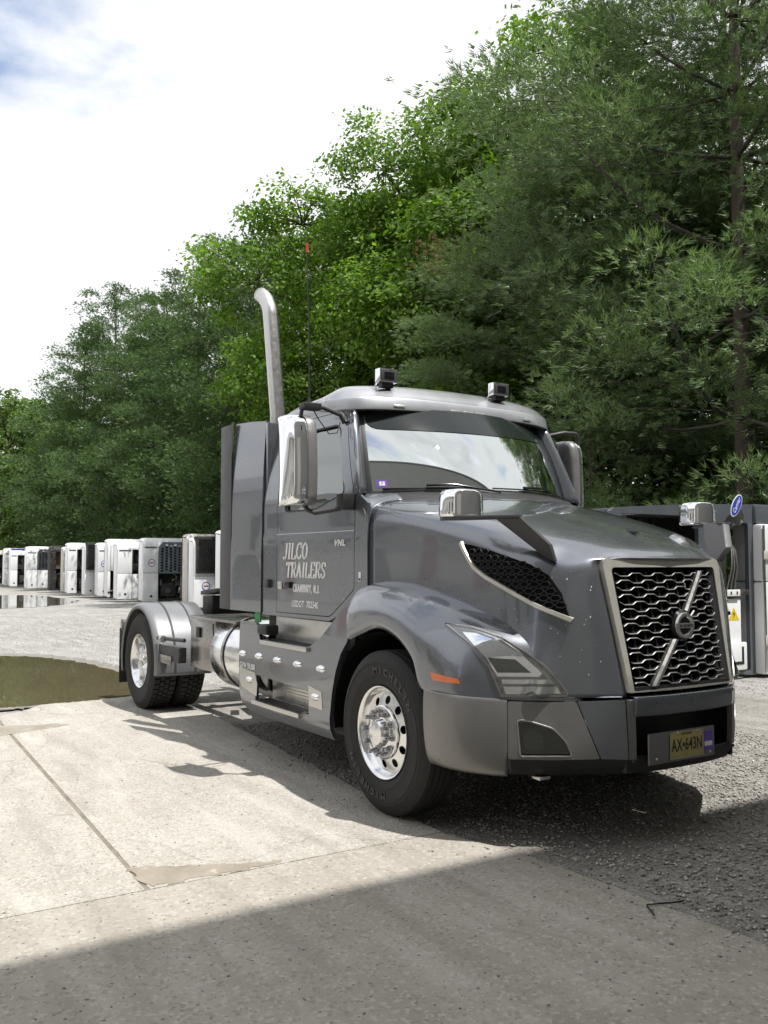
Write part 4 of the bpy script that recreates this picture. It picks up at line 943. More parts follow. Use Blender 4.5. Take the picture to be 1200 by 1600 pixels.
def wheel(name, x, y, sg, kind):
    """y: outer sidewall plane; sg -1 right side, +1 left"""
    wp = empty(name, (0,0,0), parent=T); S = -sg   # S*h points inboard
    ty = tyre(wp, y, sg, x, kind != 'steer')
    def Y(h): return y+S*h
    if kind == 'steer':
        shp = lambda r: .052-.030*max(0, min(1, (.245-r)/.10))+.0*r
        MB().lathe([(r, S*h) for r, h in [(.284,.030),(.292,.012),(.288,.002),(.280,.004),(.268,.022),(.258,.050),(.250,.056),(.244,.053)]], (x,y,.51), 'y', 72).build('rim', M['alum'], wp, smooth=50)
        panel('wheel_disc', circ(.246, 60), lambda u, v, d: (x+u, Y(shp(math.hypot(u, v))-d), .51+v), M['alum'], wp, th=.012, holes=[circ(.0265, 16, (.203*math.cos(R(36*k+12)), .203*math.sin(R(36*k+12)))) for k in range(10)], grid=.02)
        MB().lathe([(r, S*h) for r, h in [(.168,.024),(.167,.010),(.160,.006),(.154,.012),(.10,.012),(.086,.006),(.084,-.030),(.074,-.045),(.045,-.054),(0,-.057)]], (x,y,.51), 'y', 60).build('hub_cap', M['alum'], wp, smooth=30)
        for k in range(10):
            a = R(36*k+30); cx, cz = x+.130*math.cos(a), .51+.130*math.sin(a)
            MB().lathe([(r, S*h) for r, h in [(.0225,.012),(.0215,-.006),(.0145,-.016),(.0135,-.040),(.0135,-.052),(.010,-.058),(0,-.059)]], (cx,y,cz), 'y', 12).build('lug_nut', M['nut'], wp, smooth=35)
        MB().lathe([(.25, S*.09),(0,S*.09)], (x,y,.51), 'y', 40).build('brake_drum', M['frame'], wp)
    else:
        MB().lathe([(r, S*h) for r, h in [(.284,.030),(.293,.012),(.289,.002),(.280,.004),(.270,.02),(.262,.05),(.250,.075),(.246,.13),(.24,.15)]], (x,y,.51), 'y', 72).build('rim', M['alum'], wp, smooth=50)
        panel('wheel_disc', circ(.243, 60), lambda u, v, d: (x+u, Y(.142-.02*max(0, min(1, (.24-math.hypot(u, v))/.08))-d), .51+v), M['alum'], wp, th=.012, holes=[circ(.0265, 16, (.203*math.cos(R(36*k+12)), .203*math.sin(R(36*k+12)))) for k in range(10)], grid=.02)
        MB().lathe([(r, S*h) for r, h in [(.09,.13),(.085,.06),(.075,.03),(.03,.02),(0,.02)]], (x,y,.51), 'y', 40).build('hub_cap', M['chrome'], wp, smooth=30)
        for k in range(10):
            a = R(36*k+30); cx, cz = x+.135*math.cos(a), .51+.135*math.sin(a)
            MB().lathe([(r, S*h) for r, h in [(.022,.125),(.02,.10),(.012,.085),(0,.083)]], (cx,y,cz), 'y', 10).build('lug_nut', M['chrome'], wp, smooth=35)
        MB().lathe([(.25, S*.22),(0,S*.22)], (x,y,.51), 'y', 40).build('brake_drum', M['frame'], wp)
    return ty
for sg in (-1, 1):
    ty = wheel('front_wheel', 0, sg*1.215, sg, 'steer')
    wheel('rear_wheel', -4.95, sg*1.215, sg, 'drive')
    tyre(T, sg*.90, sg, -4.95, True).name = 'inner_tyre'
    # raised sidewall ribs
    mb = MB()
    for r_ in (.345,.43): mb.lathe([(r_-.0015, sg*.014),(r_, sg*.0165),(r_+.0015, sg*.014)], (0,sg*1.215,.51), 'y', 96)
    mb.build('sidewall_rib', M['rubber'], ty, smooth=60)
def arc_text(s, a0, step, rad, size, cx, cy, cz, name, par):
    for i, ch in enumerate(s):
        if ch == ' ': continue
        a = R(a0-step*i)
        def f(u, v, d, a=a):
            rr = rad+v; aa = a-u/rad; return (cx+rr*math.cos(aa), cy-d, cz+rr*math.sin(aa))
        text(ch, size, f, name, M['rubber_letter'], par, .003, xs=1.15, bold=.0015)
tyf = [o for o in bpy.data.objects if o.name.startswith('tyre') and o.parent and o.parent.name == 'front_wheel'][0]
arc_text('MICHELIN', 97, 9.4, .386, .058, 0, -1.228, .51, 'tyre_letter', tyf)
arc_text('MICHELIN', 277, 9.4, .386, .058, 0, -1.228, .51, 'tyre_letter', tyf)
# inner wheel wells
for sg in (-1, 1):
    A = np.array([[(.612*math.cos(a), sg*h, .53+.605*math.sin(a)) for h in (.55,.9,1.205)] for a in np.linspace(R(-8), R(188), 30)]); mb = MB(); gridmesh(mb, A)
    mb.build('wheel_well', M['void'], T, smooth=60)
    bx('well_wall', (-.75,min(sg*.5,sg*.52),.45), (.7,max(sg*.5,sg*.52),1.4), M['black'], T, 0)
# rear fenders (quarter round) with two seams, brackets, flap
for sg in (-1, 1):
    def rf(a, y, r=.625): return (-4.95+r*math.cos(a), sg*y, .51+r*math.sin(a))
    prof = [(1.225,.560),(1.232,.59),(1.215,.618),(1.16,.628),(1.05,.630),(.92,.632),(.78,.630),(.62,.626)]
    A = np.array([[rf(a, y, r) for y, r in prof] for a in np.linspace(R(-10), R(196), 60)])
    o = shell('rear_fender', [A], M['fendergrey'], T, .006, 50)
    mb = MB()
    for y in (1.02,.80):
        mb2 = np.array([[rf(a, y-.012, .631), rf(a, y-.006, .638), rf(a, y+.006, .638), rf(a, y+.012, .631)] for a in np.linspace(R(-8), R(190), 50)]); gridmesh(mb, mb2)
    mb.build('fender_rib', M['grey_plastic'], o, smooth=60)
    bx('fender_rail', (-4.42,min(sg*1.10,sg*1.185),.585), (-3.78,max(sg*1.10,sg*1.185),.735), M['grey_plastic'], T, .008)
    bx('rail_plate', (-4.44,min(sg*1.188,sg*1.20),.555), (-3.95,max(sg*1.188,sg*1.20),.640), M['stainless'], T, .003)
    MB().tube([(-4.34,sg*1.205,.80),(-3.74,sg*1.14,.81)], .020, 12).build('fender_bar', M['grey_plastic'], T, smooth=40)
    MB().lathe([(0,-.03),(.035,-.03),(.035,.03),(0,.03)], (-4.18,sg*1.21,.80), 'x', 16).build('bar_clamp', M['brushed'], T, smooth=40)
    bx('mud_flap', (-5.66,min(sg*.62,sg*1.22),.20), (-5.645,max(sg*.62,sg*1.22),.82), M['black'], T, .003)
    bx('tail_lamp', (-5.70,min(sg*1.02,sg*1.20),.78), (-5.64,max(sg*1.02,sg*1.20),.92), M['stainless'], T, .01)
# stainless tool box
bx('tool_box', (-3.72,-1.085,.56), (-3.08,-.50,1.04), M['stainless'], T, .012)
bx('box_lid', (-3.74,-1.105,1.035), (-2.55,-.48,1.058), M['stainless'], T, .005)
bx('box_door', (-3.52,-1.098,.60), (-3.12,-1.086,1.01), M['stainless'], T, .006)
bx('door_latch', (-3.50,-1.115,.86), (-3.41,-1.098,.96), M['black'], T, .008)
# fuel tanks
for sg in (-1, 1):
    ft = MB().lathe([(0,-.08),(.15,-.07),(.25,-.045),(.305,-.012),(.325,.03),(.325,.98),(.30,1.02),(0,1.05)], (-2.98 if sg < 0 else -2.9,sg*.862,.76), 'x', 56).build('fuel_tank', M['alum'], T, smooth=40)
    for x in (-2.66,): MB().lathe([(.327,-.022),(.333,-.022),(.333,.022),(.327,.022)], (x,sg*.862,.76), 'x', 56).build('tank_strap', M['stainless'], ft, smooth=40); MB().lathe([(.3275,-.034),(.3275,-.022),(.3275,.030),(.3275,.038)], (x,sg*.862,.76), 'x', 56).build('strap_liner', M['black'], ft, smooth=40)
# side skirt with two steps
def skf(sg): return lambda x, z, d: (x, sg*(1.205+d-.012*((z-.75)/.4)**2-(.05*max(0, (.47-z)/.13)**2)), z)
SK = [(-2.25,1.075),(-2.23,1.085),(-1.97,1.10),(-1.90,1.07),(-1.84,.955),(-1.02,.955),(-.84,1.035),(-.52,1.27),(-.447,1.30),(-.447,1.05),(-.535,.955),(-.60,.83),(-.65,.68),(-.69,.50),(-.715,.335),(-1.95,.335),(-2.12,.345),(-2.22,.40),(-2.25,.54)]
NH = [(-1.90,.675),(-1.0,.645),(-1.0,.47),(-1.93,.47)]
for sg in (-1, 1):
    sk = panel('side_skirt', rounded(SK, .02), skf(sg), P, T, th=.03, holes=[rounded(NH, .02)], grid=.06)
    bx('skirt_inner', (-2.1,min(sg*.98,sg*1.0),.34), (-.75,max(sg*.98,sg*1.0),1.16), M['black'], T, 0)
    bx('step_riser', (-1.86,min(sg*1.03,sg*1.05),.955), (-.60,max(sg*1.03,sg*1.05),1.15), M['brushed'], T, .003)
    bx('step_riser', (-1.9,min(sg*1.04,sg*1.06),.47), (-.98,max(sg*1.04,sg*1.06),.68), M['brushed'], T, .003)
    for z0, x0, x1 in ((.955,-1.80,-1.00),(.465,-1.95,-1.12)):
        stp = bx('step_tread', (x0,min(sg*1.06,sg*1.225),z0-.028), (x1,max(sg*1.06,sg*1.225),z0+.006), M['brushed'], T, .004)
        mb = MB()
        for k in range(int((x1-x0-.06)/.034)):
            for j in range(4):
                xx = x0+.04+k*.034+(.017 if j % 2 else 0); yy = 1.085+j*.034
                mb.box((xx-.011,min(sg*(yy-.010),sg*(yy+.010)),z0+.0062), (xx+.011,max(sg*(yy-.010),sg*(yy+.010)),z0+.0085))
        mb.build('tread_grip', M['frame'], stp)['kind'] = 'stuff'
    mb = MB()
    for k in range(24):
        for j in range(5):
            xx = -1.62+k*.026; zz = .535+j*.024
            mb.box((xx-.008,min(sg*1.06,sg*1.064),zz-.004), (xx+.008,max(sg*1.06,sg*1.064),zz+.004))
    mb.build('riser_grip', M['stainless'], T)['kind'] = 'stuff'
    for q_ in ([(-2.235,.705),(-1.92,.685),(-1.88,.60),(-1.90,.50),(-2.20,.55),(-2.235,.60)], [(-.995,.69),(-.80,.665),(-.785,.54),(-.99,.545)]):
        panel('chrome_plate', q_, lambda x, z, d: skf(sg)(x, z, d+.003), M['brushed'], sk, th=.004, grid=.2)
    for x, z in ((-2.17,.82),(-1.85,.825),(-1.51,.825),(-1.17,.825),(-.81,.825),(-2.03,.62),(-.89,.62)):
        mk = MB(); c = skf(sg)(x, z, 0)
        mk.lathe([(0,sg*.028),(.022,sg*.024),(.036,sg*.010),(.040,0)], (0,0,0), 'y', 20); mk.v = [(c[0]+a*1.45, c[1]+b, c[2]+d*.72) for a, b, d in mk.v]
        mo = mk.build('marker_lamp', M['chrome'], sk, smooth=50)
        mk = MB(); mk.lathe([(0,sg*.032),(.018,sg*.029),(.024,sg*.02)], (0,0,0), 'y', 16); mk.v = [(c[0]+a*1.3, c[1]+b, c[2]+d*.6) for a, b, d in mk.v]; mk.build('marker_lens', M['clear'], mo, smooth=50)
bx('step_grab', (-1.88,-1.215,1.0), (-1.70,-1.10,1.08), M['black'], T, .02)
text('GVW 59,000', .066, lambda u, v, d: skf(-1)(-2.225+u, .725+v, .002+d), 'skirt_lettering', M['letter'], T, .001, align='LEFT', xs=.86, bold=.0015)
gt = bx('tag_plate', (-2.17,-1.10,1.08), (-2.06,-1.09,1.17), M['green'], T, 0)

# ================================================================== REEFER UNITS
def unit(x, y, h, w, label, upper='open', lower='engine', body='white', door='white', blue=False, logo=False, door_w=.6, rz=0, lean=0, flap=False, right_door=False, group='refrigeration units standing in a row before the trees'):
    u = empty('refrigeration_unit', (x, y, 0), rz); tag(u, label, 'refrigeration unit', group)
    u.rotation_euler = (0, lean, rz)
    d = .55; m_, md = M[body], M[door]
    # local axes: face +x, width +y from 0 to w
    mb = MB(); mb.box((-d,0,.12),(-d+.05,w,h-.12)); mb.build('back_frame', M['unitdark'], u)
    # roof cap
    A = []
    for yy, k_ in ((0, .0), (.04, .55), (.12, .9), (.25, 1), (w-.25, 1), (w-.12, .9), (w-.04, .55), (w, 0)):
        dd = .11*(1-k_); A.append([(.032, yy, h-.33), (.028-dd*.2, yy, h-.24-dd*.2), (-.03-dd*.5, yy, h-.11-dd*.6), (-.14-dd*.5, yy, h-.025-dd*.9), (-.30, yy, h-dd), (-d, yy, h+.005-dd)])
    A = herm(np.swapaxes(np.array(A), 0, 1), 3); cmb = MB(); gridmesh(cmb, A); cap = cmb.build('top_cap', m_, u, smooth=60)
    for s_, yy in ((0, 0), (1, w-.03)):
        MB().prism([(-d,yy,.14),(-.02,yy,.14),(.01,yy,h-.34),(-.06,yy,h-.24),(-.16,yy,h-.16),(-d,yy,h-.12)], (0,.03,0)).build('side_panel', m_, u, bev=.004)
    # left door: upper and lower leaf
    bx('door_panel', (-.04,.0,h*.47), (.035,door_w,h-.28), md, u, .02); bx('door_panel', (-.04,.0,.10), (.035,door_w,h*.465), md, u, .02)
    MB().lathe([(0,.006),(.05,.006),(.05,0)], (.036,door_w*.55,.30), 'x', 12).build('door_latch', M['unitdark'], u)
    bx('brand_strip', (.036,.06,h-.40), (.041,door_w-.06,h-.345), M['unitgrey'], u, 0)
    if logo:
        lg = MB().lathe([(0,.006),(.15,.006),(.15,0)], (.036,door_w*.55,h*.62 if upper != 'box' else h*.33), 'x', 28).build('round_badge', M['badgewhite'], u)
        MB().lathe([(.12,.009),(.145,.009),(.145,.006),(.12,.006)], (.036,door_w*.55,h*.62 if upper != 'box' else h*.33), 'x', 28, closed=True).build('badge_ring', M['blue'], lg)
        bx('badge_band', (.043,door_w*.55-.09,(h*.62 if upper != 'box' else h*.33)-.02), (.046,door_w*.55+.09,(h*.62 if upper != 'box' else h*.33)+.02), M['redtrim'], lg, 0)
    y0, y1 = door_w+.02, min(w-.05, door_w+1.0)
    if upper in ('honey', 'darkhoney'):
        hm = M['honey'] if upper == 'honey' else M['unitgrey']
        o_ = rounded([(y0,h*.46),(y1,h*.46),(y1,h-.16),(y0+.15,h-.16),(y0,h-.30)], .06); holes = []
        for c in range(5):
            for r in range(11):
                cy, cz = y0+.13+c*.17, h*.46+.10+r*.105+(.052 if c % 2 else 0)
                if cy < y1-.09 and cz < h-.26 and not (c == 0 and cz > h-.40): holes.append([(cy+.074*math.cos(R(60*k)), cz+.044*math.sin(R(60*k))) for k in range(6)])
        panel('honeycomb_grille', o_, lambda a, b, d_: (.05+d_, a, b), hm, u, th=.05, holes=holes, grid=.5)
        bx('radiator', (-.2,y0,h*.46), (-.1,y1,h-.2), M['unitdark'], u, 0); bx('grille_side', (-.3,y1,h*.45), (.04,y1+.18,h-.17), M['unitgrey'], u, .02)
    elif upper == 'open':
        mb = MB().box((-.25,y0,h*.5),(-.2,w-.05,h-.14)); mb.build('opening_back', M['unitdark'], u)
        MB().tube([(.0,y0+.02,h*.48),(.01,y0+.02,h-.30),(-.03,y0+.10,h-.18),(-.03,w-.08,h-.15)], .025, 6).build('opening_rim', M['black'], u, smooth=60)
        MB().lathe([(.03,.02),(.26,.02),(.28,0),(.28,-.03)], (-.19,y0+.5,h*.72), 'x', 20).build('fan_shroud', M['unitgrey'], u, smooth=40)
    elif upper == 'box':
        bx('radiator_box', (-.2,.05,h*.50), (.12,w*.55,h+.02), M['unitdark'], u, .02)
        o_ = MB()
        for k in range(16): o_.box((.121,.12,h*.54+k*.068),(.135,w*.36,h*.54+k*.068+.03))
        o_.build('radiator_fin', M['black'], u)['kind'] = 'stuff'; bx('radiator_tank', (.121,w*.38,h*.53), (.17,w*.50,h-.02), M['rust'], u, .02)
    elif upper == 'none':
        bx('front_panel', (-.03,door_w+.015,h*.47), (.03,w-.02,h-.28), m_, u, .03)
    elif upper == 'bare':
        for yy in (.1, .65, w*.6): bx('frame_post', (-.08,yy,.15), (0,yy+.07,h-.05), M['unitdark'], u, .01)
        bx('opening_back', (-.3,.1,h*.5), (-.25,w-.1,h-.1), M['rust'], u, 0); bx('frame_beam', (-.08,.1,h*.5), (0,w-.1,h*.5+.08), M['unitgrey'], u, .01)
    if lower == 'engine':
        bx('engine_bay', (-.45,y0,.15), (-.38,w-.05,h*.46), M['unitdark'], u, 0)
        rr = random.Random(int(abs(x)*10))
        e = bx('engine_block', (-.36,y0+.12,.28), (-.06,y0+.72,.78), M['unitdark'], u, .04)
        for k in range(7):
            a = Vector((-.05, y0+rr.uniform(.05,.9), rr.uniform(.25,1.0))); b = a+Vector((rr.uniform(-.2,.06), rr.uniform(-.3,.3), rr.uniform(-.3,.3)))
            MB().tube([a,(a+b)/2+Vector((.05,0,.05)),b], rr.uniform(.012,.035), 6).build('engine_pipe', M[rr.choice(['unitdark','brushed','rust','unitgrey'])], u, smooth=60)
        MB().lathe([(0,.05),(.10,.05),(.11,.02),(.11,0)], (-.06,y0+.4,.5), 'x', 16).build('pulley', M['unitgrey'], u, smooth=40)
        bx('base_beam', (-.1,y0,.12), (0,w,.2), M['unitdark'], u, .01)
        bx('door_edge', (-.3,y1-.02,.12), (.03,y1+.03,h*.45), md, u, .01)
    else:
        bx('door_panel', (-.03,y0,.12), (.04,w-.02,h*.455), md, u, .02)
        MB().lathe([(0,.006),(.05,.006),(.05,0)], (.041,y0+.3,.34), 'x', 12).build('door_latch', M['unitdark'], u)
    if right_door: bx('door_panel', (-.04,w-door_w,h*.47), (.035,w,h-.28), md, u, .02)
    if blue: bx('blue_cover', (-d+.05,.1,h+.0), (-.1,w-.3,h+.07), M['blue'], u, .03)
    return u
U = [ # x of each, what fills its upper and lower half, paint, and its label
 (-64.0,'open','engine','offwhite','offwhite',dict(), 'cream unit at the far left end of the row, dim and weathered'),
 (-59.5,'none','none','white','white',dict(lean=.05), 'leaning white unit, second from the far left end of the row'),
 (-55.8,'open','engine','white','white',dict(blue=True,door_w=.42), 'white unit with a bright blue cover on top and open dark front'),
 (-50.2,'darkhoney','none','white','white',dict(), 'white unit with a black honeycomb grille and clean white lower doors'),
 (-45.4,'bare','engine','unitdark','unitdark',dict(door_w=.3), 'stripped dark frame with no covers left in the far row'),
 (-42.8,'open','none','offwhite','offwhite',dict(), 'cream unit with battered pale lower box beside the stripped frame'),
 (-40.6,'open','engine','white','white',dict(door_w=.45), 'white unit with large open front and exposed engine next to the taller pair'),
 (-37.4,'box','none','white','white',dict(door_w=.5), 'narrow unit with black upper box above a white lower door'),
 (-36.3,'none','none','white','white',dict(logo=True,door_w=.50), 'white unit with round badge and closed white front, tall rounded top'),
 (-34.4,'none','engine','white','white',dict(door_w=.12), 'tall white unit with plain upper panel over an exposed engine'),
 (-32.0,'open','none','white','white',dict(door_w=.60), 'plain white unit left of the grey honeycomb one, dark slot beside its door'),
 (-29.2,'honey','engine','white','white',dict(logo=True), 'white unit with grey honeycomb grille above an open engine bay'),
 (-25.0,'open','none','offwhite','offwhite',dict(door_w=.3), 'tan edged unit squeezed behind the black box unit'),
 (-23.8,'box','none','white','white',dict(logo=True,door_w=.75), 'unit with big black radiator box over white door with round blue badge'),
 (-21.0,'none','none','white','white',dict(door_w=1.1), 'white unit with smooth bulging door just left of the truck'),
]
for i, (x, up_, lo_, bo, dr_, kw, lab) in enumerate(U):
    h = 2.47+.09*math.sin(i*2.3)+(.05 if i > 6 else 0)
    unit(x, 6.5+.2*math.sin(i*1.7), h, 2.05, lab, up_, lo_, bo, dr_, **kw)
unit(-6.9, 5.9, 2.22, 2.0, 'light grey unit whose flat top shows past the truck hood', 'open', 'engine', 'unitgrey', 'unitgrey')
# the near grey unit right of the grille
gu = empty('grey_unit', (-3.4, 4.15, 0)); tag(gu, 'large dark grey unit with wide rectangular opening and blue oval badge beside the truck grille', 'refrigeration unit')
def hr(y0, z0, y1, z1, r=.06): return rounded([(y0,z0),(y1,z0),(y1,z1),(y0,z1)], r)
arch = rounded([(1.98,.05),(1.98,1.45),(2.10,1.85),(2.36,2.08),(2.72,2.15),(2.72,.05)], .08)
panel('housing', [(0,.12),(0,2.22),(.08,2.27),(1.5,2.36),(2.85,2.40),(2.85,.0),(1.6,.12)], lambda a, b, d: (.25+d, a, b), M['unitgrey'], gu, th=.06, holes=[hr(.16,1.55,1.66,2.20,.09), arch], grid=.3)
bx('housing_top', (-.45,0,2.2), (.19,2.85,2.26), M['unitgrey'], gu, .02); bx('housing_side', (-.45,0,.1), (.19,.05,2.2), M['unitgrey'], gu, .01); bx('housing_back', (-.45,.0,.05), (-.42,2.86,2.3), M['unitdark'], gu, 0)
mb = MB()
for k in range(5): mb.box((-.40,.25+k*.3,1.5),(-.36,.28+k*.3,2.2))
mb.build('inner_rib', M['unitdark'], gu); bx('inner_post', (.0,.38,1.5), (.05,.50,2.22), M['brushed'], gu, .01)
MB().tube([(.15,.2,2.19),(.15,1.6,2.27)], .015, 6).build('inner_pipe', M['brushed'], gu)
# arch contents: stainless curved panel, hoses, white control box
A = np.array([[(.10+.10*math.sin(t*3.1), 2.0+.42*t, z) for t in np.linspace(0, 1, 10)] for z in np.linspace(1.18, 1.98, 8)]); A[..., 1] += .30*np.clip((A[..., 2]-1.3), 0, 1)**1.5*(1-(A[..., 1]-2.0)/.5); mb = MB(); gridmesh(mb, A); mb.build('curved_cover', M['stainless'], gu, smooth=60)
for k in range(5): MB().tube([(.2,2.30+k*.04,1.2),(.24,2.36+k*.03,1.5),(.2,2.42+k*.02,1.75),(.12,2.45,1.9)], .010, 6).build('hose', M['black' if k % 2 else 'brushed'], gu, smooth=60)
bx('arch_crossbar', (.10,1.99,1.12), (.27,2.70,1.20), M['unitdark'], gu, .01); bx('switch_plate', (.272,2.20,1.115), (.28,2.48,1.205), M['badgewhite'], gu, .003)
for y in (2.27,2.40): bx('switch', (.281,y,1.14), (.288,y+.02,1.18), M['black'], gu, 0)
cbx = MB().prism([(.05,2.02,.10),(.24,2.02,.10),(.24,2.02,1.08),(.05,2.02,1.08)], (0,.52,0)).build('control_box', M['white'], gu, bev=.015)
bx('box_step', (.241,2.10,.10), (.30,2.58,.48), M['white'], cbx, .02); bx('box_slot', (.301,2.22,.18), (.306,2.50,.22), M['black'], cbx, 0); bx('box_slot', (.301,2.46,.22), (.306,2.50,.42), M['black'], cbx, 0)
tri = MB().add([(.242,2.26,.78),(.242,2.50,.78),(.242,2.38,.96)], [(0,1,2)]).build('warning_triangle', M['yellow'], gu)
MB().add([(.244,2.40,.93),(.244,2.355,.865),(.244,2.385,.865),(.244,2.365,.80),(.244,2.41,.875),(.244,2.38,.875)], [(0,1,2,4,5),(2,3,4)]).build('lightning_sign', M['plateletter'], tri)
MB().lathe([(0,.02),(.05,.02),(.06,0)], (.24,2.06,.74), 'x', 14).build('latch_knob', M['brushed'], gu, smooth=40); bx('latch_plate', (.241,2.03,.55), (.25,2.10,.92), M['brushed'], gu, .003)
# oval badge on a stalk at the top
ov = MB(); n_ = 36
for k in range(n_): pass
ovp = lambda r, dx: [( .36+dx, 2.32+.10*r*math.cos(2*math.pi*k/n_)*1.0+.085*r*math.sin(2*math.pi*k/n_)*.9, 2.36+.155*r*math.sin(2*math.pi*k/n_)) for k in range(n_)]
bd_ = MB().prism(ovp(1.0, 0), (.008,0,0)).build('oval_badge', M['badgewhite'], gu, smooth=40); MB().prism(ovp(.90, .009), (.002,0,0)).build('badge_face', M['blue'], bd_)
ca, sa = math.cos(R(57)), math.sin(R(57))
text('Carrier', .088, lambda u, v, d: (.372+d, 2.32+u*ca-v*sa, 2.36+u*sa+v*ca), 'badge_letters', M['badgewhite'], bd_, .001, shear=.2, xs=.92, bold=.001)
MB().lathe([(.0,.03),(.07,.02),(.13,0)], (.25,2.50,2.22), 'x', 24).build('domed_cap', M['stainless'], gu, smooth=50)
wu = empty('white_unit', (-3.0, 6.98, 0)); tag(wu, 'tall white panelled unit at the right edge of the picture behind the truck', 'refrigeration unit')
bx('door_panel', (-.5,.0,.02), (.0,2.0,1.30), M['white'], wu, .03); bx('door_panel', (-.5,.0,1.31), (-.01,2.0,2.12), M['white'], wu, .05); bx('top_cap', (-.6,.0,2.13), (-.1,2.0,2.40), M['unitgrey'], wu, .03)
bx('hinge', (.0,.0,1.62), (.02,.22,1.74), M['offwhite'], wu, .005); bx('hinge', (.0,.0,.42), (.02,.22,.56), M['offwhite'], wu, .005); bx('edge_strip', (.0,.0,.06), (.012,.04,2.1), M['brushed'], wu, .003)

# ================================================================== TREES
NR = np.random.RandomState(11)
def tufts(C, D, nbl, ln, wd, spread, seed):
    """needle tufts: thin triangles fanned about direction D at C"""
    rs = np.random.RandomState(seed); n = len(C); C = np.repeat(C, nbl, 0); D = np.repeat(D, nbl, 0); k = len(C)
    d = D+rs.normal(0, spread, (k, 3)); d /= np.linalg.norm(d, axis=1, keepdims=True)
    s = np.cross(d, rs.normal(0, 1, (k, 3))); s /= np.linalg.norm(s, axis=1, keepdims=True)
    l = (ln*rs.uniform(.7, 1.25, k))[:, None]; b = C+rs.normal(0, .02, (k, 3))
    V = np.stack([b-s*wd/2, b+s*wd/2, b+d*l], 1).reshape(-1, 3); F = np.arange(k*3).reshape(-1, 3); return V, F
def leaves(C, Nn, sz, seed):
    rs = np.random.RandomState(seed); k = len(C); n = Nn+rs.normal(0, .55, (k, 3)); n /= np.linalg.norm(n, axis=1, keepdims=True)
    a = np.cross(n, rs.normal(0, 1, (k, 3))); a /= np.linalg.norm(a, axis=1, keepdims=True); b = np.cross(n, a)
    l = (sz*rs.uniform(.6, 1.25, k))[:, None]
    V = np.stack([C-a*l*.5, C+b*l*.30-a*l*.05-n*l*.06, C+a*l*.55-n*l*.10, C-b*l*.30-a*l*.05-n*l*.06], 1).reshape(-1, 3); return V, np.arange(k*4).reshape(-1, 4)
def limb(mb, P, r0, r1, n=6): mb.tube(P, [r0+(r1-r0)*i/(len(P)-1) for i in range(len(P))], n)
def make_pine(seed, H, Rm, zb=1.2, dens=1.0, blade=.011, nbl=8, prof=None, gap=.62, tpc=26):
    rs = np.random.RandomState(seed); tr = MB(); bend = rs.uniform(-.25, .25, 2)
    def axis(z): return np.array([bend[0]*math.sin(z/H*2.6), bend[1]*math.sin(z/H*2.1+.5), z])
    limb(tr, [axis(z) for z in np.linspace(0, H*.97, 12)], .19, .03, 10)
    tw = MB(); C = []; D = []; z = zb
    while z < H-.25:
        t = z/H; nb_ = rs.randint(5, 7) if t < .8 else 4; a0 = rs.uniform(0, 6.28)
        for k in range(nb_):
            a = a0+k*2*math.pi/nb_+rs.uniform(-.35, .35)
            L_ = Rm*(prof(t) if prof else (min(1, .62+t*1.2) if t < .32 else (1.06-t)**.78*1.14))*rs.uniform(.62, 1.18)
            if L_ < .25: L_ = .25
            up_ = .10+.55*t**2+rs.uniform(-.10, .14); dr = np.array([math.cos(a), math.sin(a)]); lat = np.array([-dr[1], dr[0]])
            P_ = []; ns_ = 6
            for j in range(ns_+1):
                s = j/ns_; zz = z+L_*(up_*s-.16*math.sin(s*math.pi)*(1-t)+.10*s**3); P_.append(axis(z)*np.array([1, 1, 0])+np.array([dr[0]*L_*s, dr[1]*L_*s, zz]))
            limb(tw, P_, .012+.009*L_, .004, 5)
            P_ = np.array(P_); nc = max(3, int(L_*1.75*dens+1)); s = np.sort(rs.uniform(.22, 1.02, nc)**.62); s[-1] = 1.0
            wdt = .42*L_*np.sin(np.clip(s, 0, 1)*math.pi*.80)+.06
            off = rs.uniform(-1, 1, nc)*wdt; off[-1] = 0; ii = np.minimum((s*ns_).astype(int), ns_-1); ff = (s*ns_-ii)[:, None]
            base = P_[ii]*(1-ff)+P_[ii+1]*ff; c0 = base.copy()
            c0[:, 0] += lat[0]*off+dr[0]*abs(off)*.30; c0[:, 1] += lat[1]*off+dr[1]*abs(off)*.30; c0[:, 2] += .05+rs.normal(0, .05, nc)
            for q in range(nc):
                if abs(off[q]) > .25: limb(tw, [tuple(base[q]-np.array([dr[0], dr[1], 0])*abs(off[q])*.5), tuple((base[q]+c0[q])/2), tuple(c0[q])], .010, .004, 4)
            nt = int(tpc*rs.uniform(.8, 1.2)); g3 = rs.normal(0, 1, (nc, nt, 3))*np.array([.36, .36, .095])
            al = g3[..., :1]*0+rs.normal(0, .16, (nc, nt, 1)); g3[..., 2] -= .55*(g3[..., 0]**2+g3[..., 1]**2); c = c0[:, None]+g3+al*np.array([dr[0], dr[1], .12])
            d = g3*np.array([2.2, 2.2, 2.0])+np.array([dr[0]*.55, dr[1]*.55, .62]); C.append(c.reshape(-1, 3)); D.append(d.reshape(-1, 3))
        z += gap*rs.uniform(.75, 1.2)*(1-.45*t)
    # leader and top
    nt = int(70*dens); zt = rs.uniform(H-1.1, H, nt); c = np.stack([rs.normal(0, .12, nt), rs.normal(0, .12, nt), zt], 1)+np.array([axis(H)[0], axis(H)[1], 0]); C.append(c); D.append(np.tile([0, 0, 1.], (nt, 1)))
    V, F = tufts(np.concatenate(C), np.concatenate(D), nbl, .135, blade, .50, seed)
    return tr, tw, V, F
